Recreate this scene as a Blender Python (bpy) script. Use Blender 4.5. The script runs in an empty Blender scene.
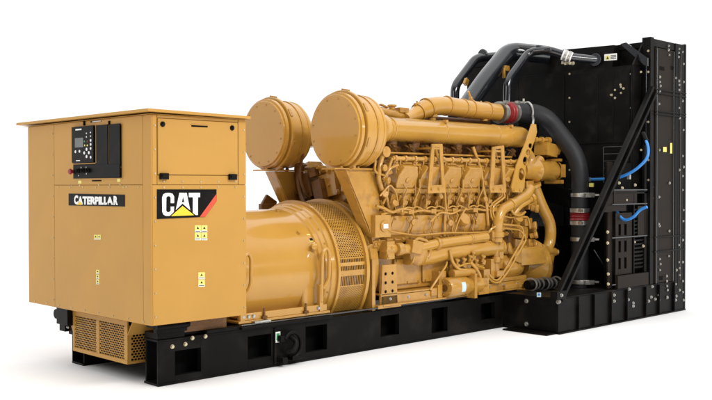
import bpy, bmesh, math, random
from mathutils import Vector as V, Matrix
random.seed(7)
PI = math.pi
S = bpy.context.scene
COL = S.collection
# ------------------------------------------------------------------ camera
FPX, YAW, PITCH, ROLL = 936.78, 45.802, 0.829, -0.059
CAM = V((-3.4926, -5.6192, 1.4456))
_y, _p, _r = map(math.radians, (YAW, PITCH, ROLL))
FW = V((math.cos(_y)*math.cos(_p), math.sin(_y)*math.cos(_p), -math.sin(_p)))
_R = V((math.sin(_y), -math.cos(_y), 0)); _U = _R.cross(FW)
RT = _R*math.cos(_r)+_U*math.sin(_r); UP = _U*math.cos(_r)-_R*math.sin(_r)
cd = bpy.data.cameras.new('camera'); cam = bpy.data.objects.new('camera', cd); COL.objects.link(cam)
cd.sensor_width = 36; cd.lens = 36*FPX/712; cd.clip_end = 500; cd.clip_start = 0.05
M = Matrix((RT, UP, -FW)).transposed().to_4x4(); M.translation = CAM; cam.matrix_world = M
S.camera = cam
def at(u, v, ax, val):
    """measured point of the photo -> point on a real plane (x, y or z = val)"""
    d = FW + RT*((u-356)/FPX) - UP*((v-200)/FPX)
    k = 'xyz'.index(ax); t = (val-CAM[k])/d[k]
    return CAM + d*t

# ------------------------------------------------------------------ materials
def mat(name, col, rough=.4, metal=0, spec=.5, coat=0, vary=.06, bump=.0, scale=6, dirt=None, emis=None):
    m = bpy.data.materials.new(name); m.use_nodes = True
    nt = m.node_tree; N = nt.nodes; L = nt.links; bs = N['Principled BSDF']
    bs.inputs['Metallic'].default_value = metal; bs.inputs['Specular IOR Level'].default_value = spec
    bs.inputs['Coat Weight'].default_value = coat; bs.inputs['Coat Roughness'].default_value = .08
    tc = N.new('ShaderNodeTexCoord'); nz = N.new('ShaderNodeTexNoise')
    nz.inputs['Scale'].default_value = scale; nz.inputs['Detail'].default_value = 5
    L.new(tc.outputs['Object'], nz.inputs['Vector'])
    mr = N.new('ShaderNodeMapRange'); mr.inputs['From Min'].default_value = .3; mr.inputs['From Max'].default_value = .7
    mr.inputs['To Min'].default_value = 1-vary; mr.inputs['To Max'].default_value = 1+vary
    L.new(nz.outputs['Fac'], mr.inputs['Value'])
    mx = N.new('ShaderNodeVectorMath'); mx.operation = 'SCALE'; mx.inputs[0].default_value = col
    L.new(mr.outputs[0], mx.inputs['Scale'])
    out = mx.outputs[0]
    if dirt:
        n2 = N.new('ShaderNodeTexNoise'); n2.inputs['Scale'].default_value = dirt[1]; n2.inputs['Detail'].default_value = 8
        L.new(tc.outputs['Object'], n2.inputs['Vector'])
        r2 = N.new('ShaderNodeMapRange'); r2.inputs['From Min'].default_value = .52; r2.inputs['From Max'].default_value = .72
        r2.inputs['To Max'].default_value = dirt[2]; L.new(n2.outputs['Fac'], r2.inputs['Value'])
        mm = N.new('ShaderNodeMix'); mm.data_type = 'RGBA'; L.new(r2.outputs[0], mm.inputs['Factor'])
        L.new(out, mm.inputs['A']); mm.inputs['B'].default_value = (*dirt[0], 1); out = mm.outputs['Result']
    L.new(out, bs.inputs['Base Color'])
    rr = N.new('ShaderNodeMapRange'); rr.inputs['To Min'].default_value = rough*.8; rr.inputs['To Max'].default_value = min(1, rough*1.25)
    L.new(nz.outputs['Fac'], rr.inputs['Value']); L.new(rr.outputs[0], bs.inputs['Roughness'])
    if bump:
        bp = N.new('ShaderNodeBump'); bp.inputs['Strength'].default_value = bump; bp.inputs['Distance'].default_value = .01
        n3 = N.new('ShaderNodeTexNoise'); n3.inputs['Scale'].default_value = scale*9
        L.new(tc.outputs['Object'], n3.inputs['Vector']); L.new(n3.outputs['Fac'], bp.inputs['Height']); L.new(bp.outputs[0], bs.inputs['Normal'])
    if emis:
        bs.inputs['Emission Color'].default_value = (*emis[0], 1); bs.inputs['Emission Strength'].default_value = emis[1]
    return m
YEL = mat('yellow_sheet_paint', (.470, .250, .056), .36, spec=.18, vary=.04, bump=.04, scale=2.5)
YGL = mat('yellow_gloss_paint', (.49, .256, .044), .20, spec=.35, coat=.5, vary=.03, scale=4)
YEN = mat('yellow_engine_paint', (.455, .232, .038), .21, spec=.4, coat=.4, vary=.10, bump=.25, scale=7, dirt=((.22, .10, .025), 9, .55))
YDK = mat('dark_yellow_and_recess_shade', (.15, .062, .010), .38, spec=.4, vary=.2, bump=.5, scale=9, dirt=((.10, .05, .015), 7, .7))  # engine yellow darkened to put shade into recessed parts; a few dark parts too
BLK = mat('black_chassis_paint', (.0045, .0040, .0038), .42, spec=.10, vary=.25, scale=5, dirt=((.022, .018, .014), 5, .45))
BLG = mat('black_gloss_pipe_paint', (.010, .011, .014), .16, spec=.6, coat=.5, vary=.2, scale=5)
BRN = mat('dark_brown_plate', (.016, .011, .0075), .5, spec=.12, vary=.3, scale=5)
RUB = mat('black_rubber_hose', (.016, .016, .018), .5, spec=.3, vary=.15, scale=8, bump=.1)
DRK = mat('shadow_black_interior', (.004, .004, .004), .8, spec=.1)
STL = mat('zinc_steel', (.44, .43, .39), .36, metal=.85, vary=.3, scale=20)
BRS = mat('pale_brass_bolt', (.55, .48, .33), .35, metal=.6, vary=.2, scale=20)
RED = mat('red_silicone', (.25, .012, .014), .4, vary=.15, scale=15)
BLU = mat('blue_hose', (.03, .22, .62), .35, vary=.05)
WHT = mat('white_print', (.80, .80, .78), .5, vary=.02)
GRY = mat('grey_screen', (.10, .11, .10), .25, vary=.1)
YLB = mat('yellow_label', (.74, .66, .16), .45, vary=.03)
YTR = mat('yellow_print', (.83, .55, .02), .45, vary=.02)
ORG = mat('red_orange_print', (.62, .06, .02), .45, vary=.02)
LBL = mat('pale_blue_label', (.55, .70, .80), .45, vary=.05)
GRN = mat('green_print', (.03, .30, .10), .45, vary=.05)
FLR = mat('white_studio_floor', (.90, .90, .90), .9, spec=.1, vary=.0)

# ------------------------------------------------------------------ mesh builder
NOSPLIT = {'lettering','perforated_screen','perforated_guard','guard_louvre','small_fasteners','floor','warning_sticker','warning_sign','panel_print','hose_bracket_'}
class B:
    def __init__(s, m=None): s.bm = bmesh.new(); s.ms = []; s.cur = 0; s.use(m or YEN)
    def use(s, m):
        if m not in s.ms: s.ms.append(m)
        s.cur = s.ms.index(m); return s
    def face(s, vs, smooth=False):
        try: f = s.bm.faces.new(vs)
        except ValueError: return None
        f.material_index = s.cur; f.smooth = True; return f
    def verts(s, pts): return [s.bm.verts.new(p) for p in pts]
    def hull8(s, p):
        v = s.verts(p)
        for q in ((0,3,2,1),(4,5,6,7),(0,1,5,4),(1,2,6,5),(2,3,7,6),(3,0,4,7)): s.face([v[i] for i in q])
    def box(s, x0, x1, y0, y1, z0, z1, T=None):
        if x0 > x1: x0, x1 = x1, x0
        if y0 > y1: y0, y1 = y1, y0
        if z0 > z1: z0, z1 = z1, z0
        p = [V(q) for q in ((x0,y0,z0),(x1,y0,z0),(x1,y1,z0),(x0,y1,z0),(x0,y0,z1),(x1,y0,z1),(x1,y1,z1),(x0,y1,z1))]
        if T: p = [T@q for q in p]
        s.hull8(p); return s
    def rbox(s, c, sz, rx=0, ry=0, rz=0):
        T = Matrix.Translation(c) @ Matrix.Rotation(rz,4,'Z') @ Matrix.Rotation(ry,4,'Y') @ Matrix.Rotation(rx,4,'X')
        a, b, d = sz[0]/2, sz[1]/2, sz[2]/2
        return s.box(-a, a, -b, b, -d, d, T)
    def prism(s, pts, vec):
        a = s.verts(pts); b = s.verts([V(p)+V(vec) for p in pts]); n = len(pts)
        s.face(a[::-1]); s.face(b)
        for i in range(n): s.face([a[i], a[(i+1)%n], b[(i+1)%n], b[i]])
        return s
    def frame(s, d):
        d = V(d).normalized(); h = V((0,0,1)) if abs(d.z) < .9 else V((1,0,0))
        u = d.cross(h).normalized(); return d, u, d.cross(u).normalized()
    def lathe(s, p, d, prof, seg=32, cap=True):
        """prof: list of (distance along d, radius)"""
        p = V(p); d, u, w = s.frame(d); rings = []
        for t, r in prof:
            rings.append(s.verts([p+d*t+(u*math.cos(2*PI*k/seg)+w*math.sin(2*PI*k/seg))*max(r,1e-4) for k in range(seg)]))
        for a, b in zip(rings, rings[1:]):
            for k in range(seg): s.face([a[k], a[(k+1)%seg], b[(k+1)%seg], b[k]])
        if cap: s.face(rings[0][::-1]); s.face(rings[-1])
        return s
    def cyl(s, p0, p1, r, r1=None, seg=20):
        p0, p1 = V(p0), V(p1)
        return s.lathe(p0, p1-p0, [(0, r), ((p1-p0).length, r if r1 is None else r1)], seg)
    def tube(s, pts, r, bend=None, seg=12, n=6, cap=True):
        pts = [V(p) for p in pts]; bend = bend if bend is not None else r*2.5
        path = [pts[0]]
        for i in range(1, len(pts)-1):
            a, b, c = pts[i-1], pts[i], pts[i+1]
            la, lc = (a-b).length, (c-b).length; e = min(bend, la*.49, lc*.49)
            A = b+(a-b).normalized()*e; C = b+(c-b).normalized()*e
            for k in range(n+1):
                t = k/n; path.append(A*(1-t)**2 + b*2*t*(1-t) + C*t*t)
        path.append(pts[-1])
        q = [path[0]]
        for a in path[1:]:
            if (a-q[-1]).length > 1e-4: q.append(a)
        path = q; rings = []
        d0 = (path[1]-path[0]).normalized(); _, u, w = s.frame(d0)
        for i, pnt in enumerate(path):
            if i == 0: d = d0
            elif i == len(path)-1: d = (path[i]-path[i-1]).normalized()
            else: d = ((path[i+1]-path[i]).normalized()+(path[i]-path[i-1]).normalized()).normalized()
            u = (u - d*u.dot(d)).normalized(); w = d.cross(u)
            rr = r(i/(len(path)-1)) if callable(r) else r
            rings.append(s.verts([pnt+(u*math.cos(2*PI*k/seg)+w*math.sin(2*PI*k/seg))*rr for k in range(seg)]))
        for a, b in zip(rings, rings[1:]):
            for k in range(seg): s.face([a[k], a[(k+1)%seg], b[(k+1)%seg], b[k]])
        if cap: s.face(rings[0][::-1]); s.face(rings[-1])
        return s
    def bolt(s, p, n, r=.012, h=.01, seg=6):
        p = V(p); n = V(n).normalized(); s.lathe(p-n*.003, n, [(0, r*1.35), (.005, r*1.35)], 12); s.lathe(p+n*.002, n, [(0, r), (h, r)], seg); return s
    def band(s, p, d, r, w=.02, t=.006, seg=32):
        p = V(p); d = V(d).normalized(); return s.lathe(p-d*w/2, d, [(0, r-.004), (0, r+t), (w, r+t), (w, r-.004)], seg, cap=False)
    def perf(s, fn, nu, nv, hole=.36, stagger=True):
        """sheet with real holes; fn(u, v) -> point, cells 1 x 1"""
        for j in range(nv):
            for i in range(nu):
                x, y = i + (.5 if (stagger and j % 2) else 0), j
                if x + 1 > nu: continue
                o = [(x,y),(x+.5,y),(x+1,y),(x+1,y+.5),(x+1,y+1),(x+.5,y+1),(x,y+1),(x,y+.5)]
                inn = [(x+.5+hole*math.cos(a), y+.5+hole*math.sin(a)) for a in [math.radians(225+45*k) for k in range(8)]]
                vo = s.verts([fn(*q) for q in o]); vi = s.verts([fn(*q) for q in inn])
                for k in range(8): s.face([vo[k], vo[(k+1)%8], vi[(k+1)%8], vi[k]])
            if stagger:
                for x in ((0,) if j % 2 else (nu-.5,)):
                    if j % 2 or True: s.face(s.verts([fn(*q) for q in ((x,j),(x+.5,j),(x+.5,j+1),(x,j+1))])) if (j % 2) else None
                if j % 2: s.face(s.verts([fn(*q) for q in ((nu-.5,j),(nu,j),(nu,j+1),(nu-.5,j+1))]))
        return s
    def add_curve(s, splines, mapf, depth_vec):
        """filled 2-D outlines with holes -> extruded raised print"""
        cu = bpy.data.curves.new('tmp', 'CURVE'); cu.dimensions = '2D'; cu.fill_mode = 'BOTH'
        for sp in splines:
            p = cu.splines.new('POLY'); p.points.add(len(sp)-1); p.use_cyclic_u = True
            for k, (x, y) in enumerate(sp): p.points[k].co = (x, y, 0, 1)
        s._from(cu, mapf, depth_vec)
    def add_text(s, txt, mapf, depth_vec, offset=.0, spacing=1.0):
        cu = bpy.data.curves.new('tmp', 'FONT'); cu.body = txt; cu.offset = offset; cu.space_character = spacing
        cu.align_x = 'CENTER'; cu.align_y = 'CENTER'; cu.resolution_u = 3
        s._from(cu, mapf, depth_vec, True)
    def _from(s, cu, mapf, dv, norm=False):
        o = bpy.data.objects.new('tmp', cu); COL.objects.link(o)
        dg = bpy.context.evaluated_depsgraph_get(); dg.update()
        me = bpy.data.meshes.new_from_object(o.evaluated_get(dg)); dv = V(dv)
        xs = [v.co.x for v in me.vertices]; ys = [v.co.y for v in me.vertices]
        if norm:
            x0, x1, y0, y1 = min(xs), max(xs), min(ys), max(ys)
            f = lambda c: mapf((c.x-x0)/(x1-x0), (c.y-y0)/(y1-y0))
        else: f = lambda c: mapf(c.x, c.y)
        tb = bmesh.new(); tb.from_mesh(me)
        bmesh.ops.remove_doubles(tb, verts=tb.verts, dist=1e-5)
        idx = {v: s.bm.verts.new(f(v.co)+dv) for v in tb.verts}; back = {}
        for fc in tb.faces: s.face([idx[v] for v in fc.verts])
        for e in tb.edges:
            if e.is_boundary:
                for v in e.verts:
                    if v not in back: back[v] = s.bm.verts.new(f(v.co))
                a, b = e.verts; s.face([idx[a], idx[b], back[b], back[a]])
        tb.free(); bpy.data.objects.remove(o); bpy.data.meshes.remove(me)
    def cluster(s):
        """loose pieces of the mesh that touch, biggest first"""
        s.bm.verts.ensure_lookup_table(); s.bm.verts.index_update(); s.bm.faces.index_update()
        seen = set(); comps = []
        for v0 in s.bm.verts:
            if v0 in seen: continue
            st = [v0]; seen.add(v0); c = []
            while st:
                v = st.pop(); c.append(v)
                for e in v.link_edges:
                    w_ = e.other_vert(v)
                    if w_ not in seen: seen.add(w_); st.append(w_)
            comps.append(c)
        bb = [[[min(v.co[i] for v in c)-.004 for i in range(3)], [max(v.co[i] for v in c)+.004 for i in range(3)]] for c in comps]
        par = list(range(len(comps)))
        def fd(i):
            while par[i] != i: i = par[i]
            return i
        for i in range(len(comps)):
            for j in range(i):
                if all(bb[i][0][k] <= bb[j][1][k] and bb[j][0][k] <= bb[i][1][k] for k in range(3)): par[fd(i)] = fd(j)
        out = {}
        for i, c in enumerate(comps): out.setdefault(fd(i), []).extend(c)
        res = list(out.values()); res.sort(key=lambda c: -len(c))
        return [sorted(c, key=lambda v: v.index) for c in res]
    def build(s, name, parent=None, bevel=0, label=None, seg=2, recalc=True, split=None):
        if recalc: bmesh.ops.recalc_face_normals(s.bm, faces=s.bm.faces)
        if split is None: split = name not in NOSPLIT
        if split:
            pieces = s.cluster()
            if len(pieces) > 1:
                first = None
                for vs in pieces:
                    nb = B(); nb.ms = s.ms; mp_ = {}
                    for v in vs: mp_[v] = nb.bm.verts.new(v.co)
                    fs = {f for v in vs for f in v.link_faces}
                    for f in sorted(fs, key=lambda f: f.index):
                        nf = nb.bm.faces.new([mp_[v] for v in f.verts]); nf.material_index = f.material_index; nf.smooth = True
                    o = nb.build(name, parent, bevel, label, seg, False, False)
                    first = first or o
                s.bm.free(); return first
        c = [(min(v.co[i] for v in s.bm.verts)+max(v.co[i] for v in s.bm.verts))/2 for i in range(3)]
        c = V(c); bmesh.ops.translate(s.bm, vec=-c, verts=s.bm.verts)
        me = bpy.data.meshes.new(name); s.bm.to_mesh(me); s.bm.free()
        for m in s.ms: me.materials.append(m)
        me.set_sharp_from_angle(angle=math.radians(34))
        o = bpy.data.objects.new(name, me); COL.objects.link(o)
        o['wp'] = list(c); o.location = c
        if parent: o.parent = parent; o.location = c - V(parent['wp'])
        if bevel:
            bv = o.modifiers.new('bevel', 'BEVEL'); bv.width = bevel; bv.segments = seg; bv.limit_method = 'ANGLE'; bv.angle_limit = math.radians(40); bv.harden_normals = False
        if label: o['label'] = label
        return o

# ------------------------------------------------------------------ the thing itself
YC = .865
G = bpy.data.objects.new('generator_set', None); COL.objects.link(G); G.location = (3.5, YC, 0); G['wp'] = [3.5, YC, 0]
G['label'] = 'large yellow diesel generator set with black radiator, on a black steel skid'
G['category'] = 'generator'
W, L0, ZB, ZT = 1.9, .82, .481, 1.948

SF = B(YEN)      # past a hundred bolts and rivets: the small ones are one part

# ---- control cabinet
b = B(YEL); T = .010
b.box(T, L0-.004, T, W-.004, ZB+.004, ZT-.002)
cabinet = b.build('control_cabinet', G)
ya, yb, zr = .109, 1.434, 1.457
def panel(x0, x1, y0, y1, z0, z1, name='cabinet_panel', m=YEL, bev=.003):
    return B(m).box(x0, x1, y0, y1, z0, z1).build(name, cabinet, bev)
g = .0028
panel(0, .0098, .0, ya-g, ZB, ZT-.004)
panel(0, .0098, ya, yb-g, zr+g, ZT-.004)
panel(0, .0098, ya, yb-g, ZB, zr)
panel(0, .0098, yb, W, ZB, ZT-.004)
xh0, xh1, zh0, zh1 = .050, .745, 1.530, 1.920
panel(.0102, .047, 0, .0098, zr+g, ZT-.004); panel(xh1+.004, L0, 0, .0098, zr+g, ZT-.004)
panel(.0102, L0, 0, .0098, ZB, zr)
panel(xh0, xh1-.0, 0.0, .0098, zr+g, zh0-.005)
panel(xh0, xh1, .0, .0098, zh1+.004, ZT-.004)
hatch = B(YEL).box(xh0+.003, xh1-.003, -.004, .0098, zh0, zh1).build('side_hatch', cabinet, .004)
# roof with a folded lip
b = B(YEL)
b.hull8([V(q) for q in ((-.055,-.05,ZT+.012),(.828,-.05,ZT+.002),(.828,2.0,ZT+.002),(-.055,2.0,ZT+.012),(-.055,-.05,ZT+.032),(.828,-.05,ZT+.022),(.828,2.0,ZT+.022),(-.055,2.0,ZT+.032))])
b.box(-.02, .824, -.018, 1.95, ZT-.002, ZT+.001)
b.build('roof', cabinet, .006)
# rows of rivets
b = SF.use(YEL).use(BRS)
for z in [ZB+.06+i*.166 for i in range(9)]:
    b.bolt((.030, -.0005, z), (0,-1,0), .0045, .004)
    b.bolt((L0-.02, -.0005, z), (0,-1,0), .0045, .004)
    b.bolt((-.0005, yb+.02, z), (-1,0,0), .0045, .004)
for k in range(5): b.bolt((.10+k*.155, -.0005, zr-.016), (0,-1,0), .0045, .004); b.bolt((.10+k*.155, -.0005, zr+.024), (0,-1,0), .0045, .004)
for k in range(7): b.bolt((-.0005, .16+k*.2, zr-.016), (-1,0,0), .0045, .004)
for k in range(9): b.bolt((-.0005, .1+k*.21, ZB+.022), (-1,0,0), .0045, .004)
# hatch furniture
for u, v in ((162.5,124.2),(232,128)):
    p = at(u,v,'y',-.004); B(BLK).lathe(p, (0,-1,0), [(0,.019),(.006,.019),(.012,.013),(.016,.008)], 20).build('knob', hatch)
for u, v in ((163.5,176.3),(232,177)):
    p = at(u,v,'y',-.004)
    b = B(BLK); b.box(p.x-.033, p.x+.033, -.026, -.0005, p.z-.022, p.z+.022); b.box(p.x-.026, p.x+.026, -.034, -.026, p.z-.008, p.z+.014)
    b.build('latch', hatch, .004)
p = at(199.5,126.3,'y',-.004)
B(DRK).box(p.x-.07, p.x+.07, -.0062, -.002, p.z-.006, p.z+.005).use(YEL).box(p.x-.075, p.x+.075, -.010, -.004, p.z+.0065, p.z+.011).build('handle', hatch)
# gland dots on hatch
# ---- control panel (plane x = 0)
def E(u, v): return at(u, v, 'x', 0)
def erect(b, u0, v0, u1, v1, x0, x1):
    m = E((u0+u1)/2, v0); n = E((u0+u1)/2, v1)
    return b.box(-x1, -x0, E(u0,v0).y, E(u1,v1).y, n.z, m.z)
b = B(BLK); erect(b, 73.6,127.0,122.3,178.3, .0005,.006); 
b.use(YEL); erect(b, 72.8,126.4,123.0,179.0, .0002,.0035)
cp = b.build('control_panel', G, .002)
b = B(BLK); erect(b, 74.2,126.4,96.2,162.8, .0063,.024)
ctl = b.build('controller_module', cp, .004)
b = B(GRY); erect(b, 78.0,138.0,86.5,147.5, .0245,.027)
b.build('screen', cp, .002)
b = B(BLK); erect(b, 97.6,125.0,109.4,166.5, .0063,.015); b.build('blank_panel', cp, .003)
b = B(BLK); erect(b, 110.3,124.0,121.9,166.8, .0063,.015); b.build('blank_panel', cp, .003)
b = B(BLK); erect(b, 75.2,164.6,121.9,177.6, .0063,.018); b.build('lower_switch_panel', cp, .003)
b = B(YEL); erect(b, 74.0,163.2,96.5,164.2,.0061,.010); erect(b, 109.6,125,110.1,166.8,.0061,.009); erect(b,96.5,125,97.3,163,.0061,.009); erect(b,98,167.1,122,167.9,.0061,.009)
b.build('divider_strip', cp)
def dot(b, u, v, r, h, x=.024, m=None):
    if m: b.use(m)
    p = E(u, v); b.lathe((-x+.001, p.y, p.z), (-1,0,0), [(0,r),(h,r),(h+.002,r*.7)], 14)
b = B(WHT)
for u, v in ((89.5,133.5),(89.5,137.0),(93.6,132.6),(93.6,136.3)): dot(b, u, v, .006, .003)
for u, v in ((93.8,140.5),(93.8,144.5),(93.8,148.5),(93.8,157.3)): dot(b, u, v, .010, .004)
for u, v in ((78.6,151.8),(82.6,151.4)): dot(b, u, v, .011, .004)
for u, v in ((89.7,149.4),(87.4,153),(92.0,152.8),(89.7,156.6)): dot(b, u, v, .012, .004)
for k, (u, v) in enumerate(((87.6,141.5),(87.8,145.5),(90.4,141.5),(90.4,145.5))): dot(b, u, v, .007, .003, m=(GRN, YLB, RED, YLB)[k])
b.build('push_button', cp)
b = B(WHT); erect(b, 78.5,129.0,84.5,130.4,.0243,.0255); erect(b, 79,160.3,83,161.2,.0243,.0255)
b.build('panel_print', cp)
b = B(RED); p = E(74.9,171.6); b.lathe((-.018,p.y,p.z),(-1,0,0),[(0,.014),(.015,.014),(.016,.022),(.027,.022),(.032,.017)],24); b.build('emergency_stop', cp)
b = B(BLK)
for u, v in ((81,170.8),(86,170.5),(91,170.4)): p = E(u,v); b.lathe((-.018,p.y,p.z),(-1,0,0),[(0,.018),(.012,.018),(.014,.012)],18); b.box(-.042,-.030,p.y-.004,p.y+.004,p.z-.015,p.z+.015)
b.build('selector_switch', cp, .001)
b = B(STL)
for u, v in ((83.5,167.6),(88.5,167.4),(88.8,173.8),(81.0,175.6)): dot(b,u,v,.006,.003,x=.018)
b.use(WHT); erect(b, 92.3,121.0,101.0,121.7,.0003,.0012)
b.use(DRK); erect(b, 90.5,120.7,101.5,122.2,.0003,.0008)
erect(b, 92.0,180.0,101.5,181.4,.0003,.001)
for u in (84.8,109.8): erect(b, u-.6,121,u+.6,125.6,.0003,.010)
b.use(BRS)
for u,v in ((72,186),(80,185.5),(99,184.8),(110,184.6),(120.5,184.4),(127,186.8)): dot(b,u,v,.006,.003,x=.001)
b.use(YLB); erect(b, 78.3,180.6,81.5,183.6,.0003,.001); erect(b,117.2,178.8,120.4,181.8,.0003,.001)
b.build('panel_fastener', cp)

# ---- name plates. Writing is copied from the photograph.
b = B(BLK)
q = [E(69,193.6), E(69,205.4), E(125.0,206.5), E(125.0,194.7)]
b.prism(q, (-.004,0,0)); plate = b.build('name_plate', G, label='black name plate lettered CATERPILLAR')
b = B(WHT)
def tm(u0, v0, u1, v1, ur, vr0, vr1, ax, val):
    # bilinear from 4 photo corners : left (u0, v0..v1), right (ur, vr0..vr1)
    A, Bq, C, D = at(u0,v1,ax,val), at(ur,vr1,ax,val), at(ur,vr0,ax,val), at(u0,v0,ax,val)
    return lambda s, t: (A*(1-s)+Bq*s)*(1-t) + (D*(1-s)+C*s)*t
b.add_text('C', tm(74.2,195.3,0,204.4,78.2,195.2,204.4,'x',-.0042), (-.001,0,0), .055)
b.add_text('A', tm(78.0,196.4,0,204.4,83.0,196.4,204.4,'x',-.0042), (-.001,0,0), .055)
b.add_text('TERPILLA', tm(82.6,196.4,0,204.5,113.2,196.8,204.8,'x',-.0042), (-.001,0,0), .055, .96)
b.add_text('R', tm(113.6,196.0,0,205.0,118.0,196.0,205.0,'x',-.0042), (-.001,0,0), .055)
b.use(YTR).prism([E(77.6,204.8)+V((-.006,0,0)), E(83.4,204.8)+V((-.006,0,0)), E(80.5,201.4)+V((-.006,0,0))], (-.001,0,0))
b.build('lettering', plate)
# CAT plate on the side. q(a, b): coordinates read in an enlarged view of the plate
def Z7(a, c, y=-.0005): return at(140+a/3.2, 175+c/3.2, 'y', y)
b = B(BLK).prism([Z7(54,46), Z7(54,141), Z7(208,134), Z7(244,84), Z7(244,46)], (0,-.004,0))
plate2 = b.build('logo_plate', G, label='black logo plate with white CAT letters, yellow triangle and red stripe')
b = B(WHT)
mp = lambda a, c: Z7(a, c, -.0046)
Cc = [(109,90),(98,90),(98,72),(94,68),(88,68),(84,72),(83.5,114),(87,119),(93,119),(98,114),(98,101),(109,101),(108,118),(102,128),(93,131),(83,131),(75,127),(71,118),(70.5,72),(74,62),(82,57.5),(95,57),(104,60),(109,69)]
Tt = [(156,57),(192,57),(192,71),(185,71),(185,128),(169,128),(169,71),(156,71)]
Aa = [(126,57),(149,57),(161,116),(150,110),(136,93),(124,108),(113,118)]
Ah = [(137.5,69),(133.5,87),(141.5,87)]
b.add_curve([Cc], mp, (0,-.0012,0)); b.add_curve([Tt], mp, (0,-.0012,0)); b.add_curve([Aa, Ah], mp, (0,-.0012,0))
b.use(BLK).add_curve([[(92,134),(136,91.5),(181,131)]], lambda a, c: Z7(a,c,-.0060), (0,-.0010,0))
b.use(YTR).add_curve([[(99,131.5),(136,99),(173,128.5)]], lambda a, c: Z7(a,c,-.0072), (0,-.0012,0))
b.use(ORG).add_curve([[(191,134),(209,133.5),(244,84),(244,61)]], lambda a, c: Z7(a,c,-.0046), (0,-.0014,0))
b.build('lettering', plate2)
# warning stickers
def sticker(u0,v0,u1,v1,ax,val,parent,sgn=-1,rows=1,cols=1,m=YLB):
    b = B(m); n = V((0,sgn,0)) if ax == 'y' else V((sgn,0,0))
    for r in range(rows):
        for c in range(cols):
            du=(u1-u0)/cols; dv=(v1-v0)/rows
            a0,a1=u0+du*c+.25,u0+du*(c+1)-.25; c0,c1=v0+dv*r+.25,v0+dv*(r+1)-.25
            b.use(m).prism([at(*q_,ax,val) for q_ in ((a0,c0),(a0,c1),(a1,c1),(a1,c0))], n*.0012)
            um=(a0+a1)/2; vm=c0+(c1-c0)*.32; h=(c1-c0)*.19
            b.use(BRN).prism([at(*q_,ax,val)+n*.0012 for q_ in ((um-h*.9,vm+h),(um+h*.9,vm+h),(um,vm-h*.8))], n*.0006)
            b.use(WHT).prism([at(*q_,ax,val)+n*.0012 for q_ in ((a0+.2,c1-(c1-c0)*.30),(a0+.2,c1-.2),(a1-.2,c1-.2),(a1-.2,c1-(c1-c0)*.30))], n*.0005)
            b.use(BRN).prism([at(*q_,ax,val)+n*.0018 for q_ in ((a0+.6,c1-(c1-c0)*.22),(a0+.6,c1-(c1-c0)*.13),(a1-.6,c1-(c1-c0)*.13),(a1-.6,c1-(c1-c0)*.22))], n*.0004)
    return b.build('warning_sticker', parent)
sticker(194.5,225,207.5,240.5,'y',-.0005,cabinet,rows=2,cols=2)
sticker(198,272,205,287,'y',-.0005,cabinet,rows=2)
sticker(94,234.5,101,240,'x',-.0005,cabinet,cols=2)
sticker(96,269.5,99.6,284.5,'x',-.0005,cabinet,rows=3)

# ---- ventilation box under the cabinet
x_, y0, y1, z0, z1 = .10, .49, 1.325, .135, ZB
b = B(YEL)
zt2 = .42
def bar(b, p, q_, w=.012, d=.012): b.box(p[0]-d, q_[0]+d if q_[0] > p[0] else p[0]+d, min(p[1],q_[1])-w, max(p[1],q_[1])+w, min(p[2],q_[2])-w, max(p[2],q_[2])+w)
fx0, fx1 = x_-.004, x_+.010
b.box(fx0, fx1, y0, y1, z0, z0+.03); b.box(fx0, fx1, y0, y1, zt2, zt2+.035)
for yy, ww in ((y0,.045),(y1-.03,.03),(.905,.045)): b.box(fx0+.001, fx1-.001, yy, yy+ww, z0+.0302, zt2-.0002)
b.box(x_+.012, x_+.30, y0, y0+.012, z0, z0+.02)
b.box(x_+.012, x_+.03, y0+.001, y0+.013, z0+.02, zt2)
# flared gussets up to the cabinet
b.prism([(x_-.003,y0,zt2+.036),(x_-.003,y0-.09,ZB-.002),(x_-.003,y1+.14,ZB-.002),(x_-.003,y1,zt2+.036)], (.010,0,0))
b.prism([(x_-.003,y1,zt2+.034),(x_-.003,y1,z0+.15),(x_-.003,y1+.12,ZB-.004)], (.010,0,0))
b.prism([(x_-.002,y0-.0,zt2-.07),(x_-.002,y0-.09,ZB-.003),(x_+.30,y0-.09,ZB-.003),(x_+.30,y0,zt2-.07)], (0,.008,0))
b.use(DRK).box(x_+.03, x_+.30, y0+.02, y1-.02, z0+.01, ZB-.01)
vent = b.build('ventilation_box', G, .002)
def pf(ya_, yb_): 
    return lambda u, v: V((x_+.002, yb_+(ya_-yb_)*u/15, z0+.03+(zt2-z0-.03)*v/15))
b = B(YEL); b.perf(pf(.9502, y1-.03), 15, 15, .43); b.build('perforated_screen', vent, recalc=False)
b = B(YEL); b.perf(pf(y0+.045, .905), 15, 15, .43); b.build('perforated_screen', vent, recalc=False)
b = B(YEL); b.perf(lambda u, v: V((x_+.03+.27*u/10, y0+.006, z0+.02+(zt2-.07-z0-.02)*v/10)), 10, 10, .43); b.build('perforated_screen', vent, recalc=False)

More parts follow.
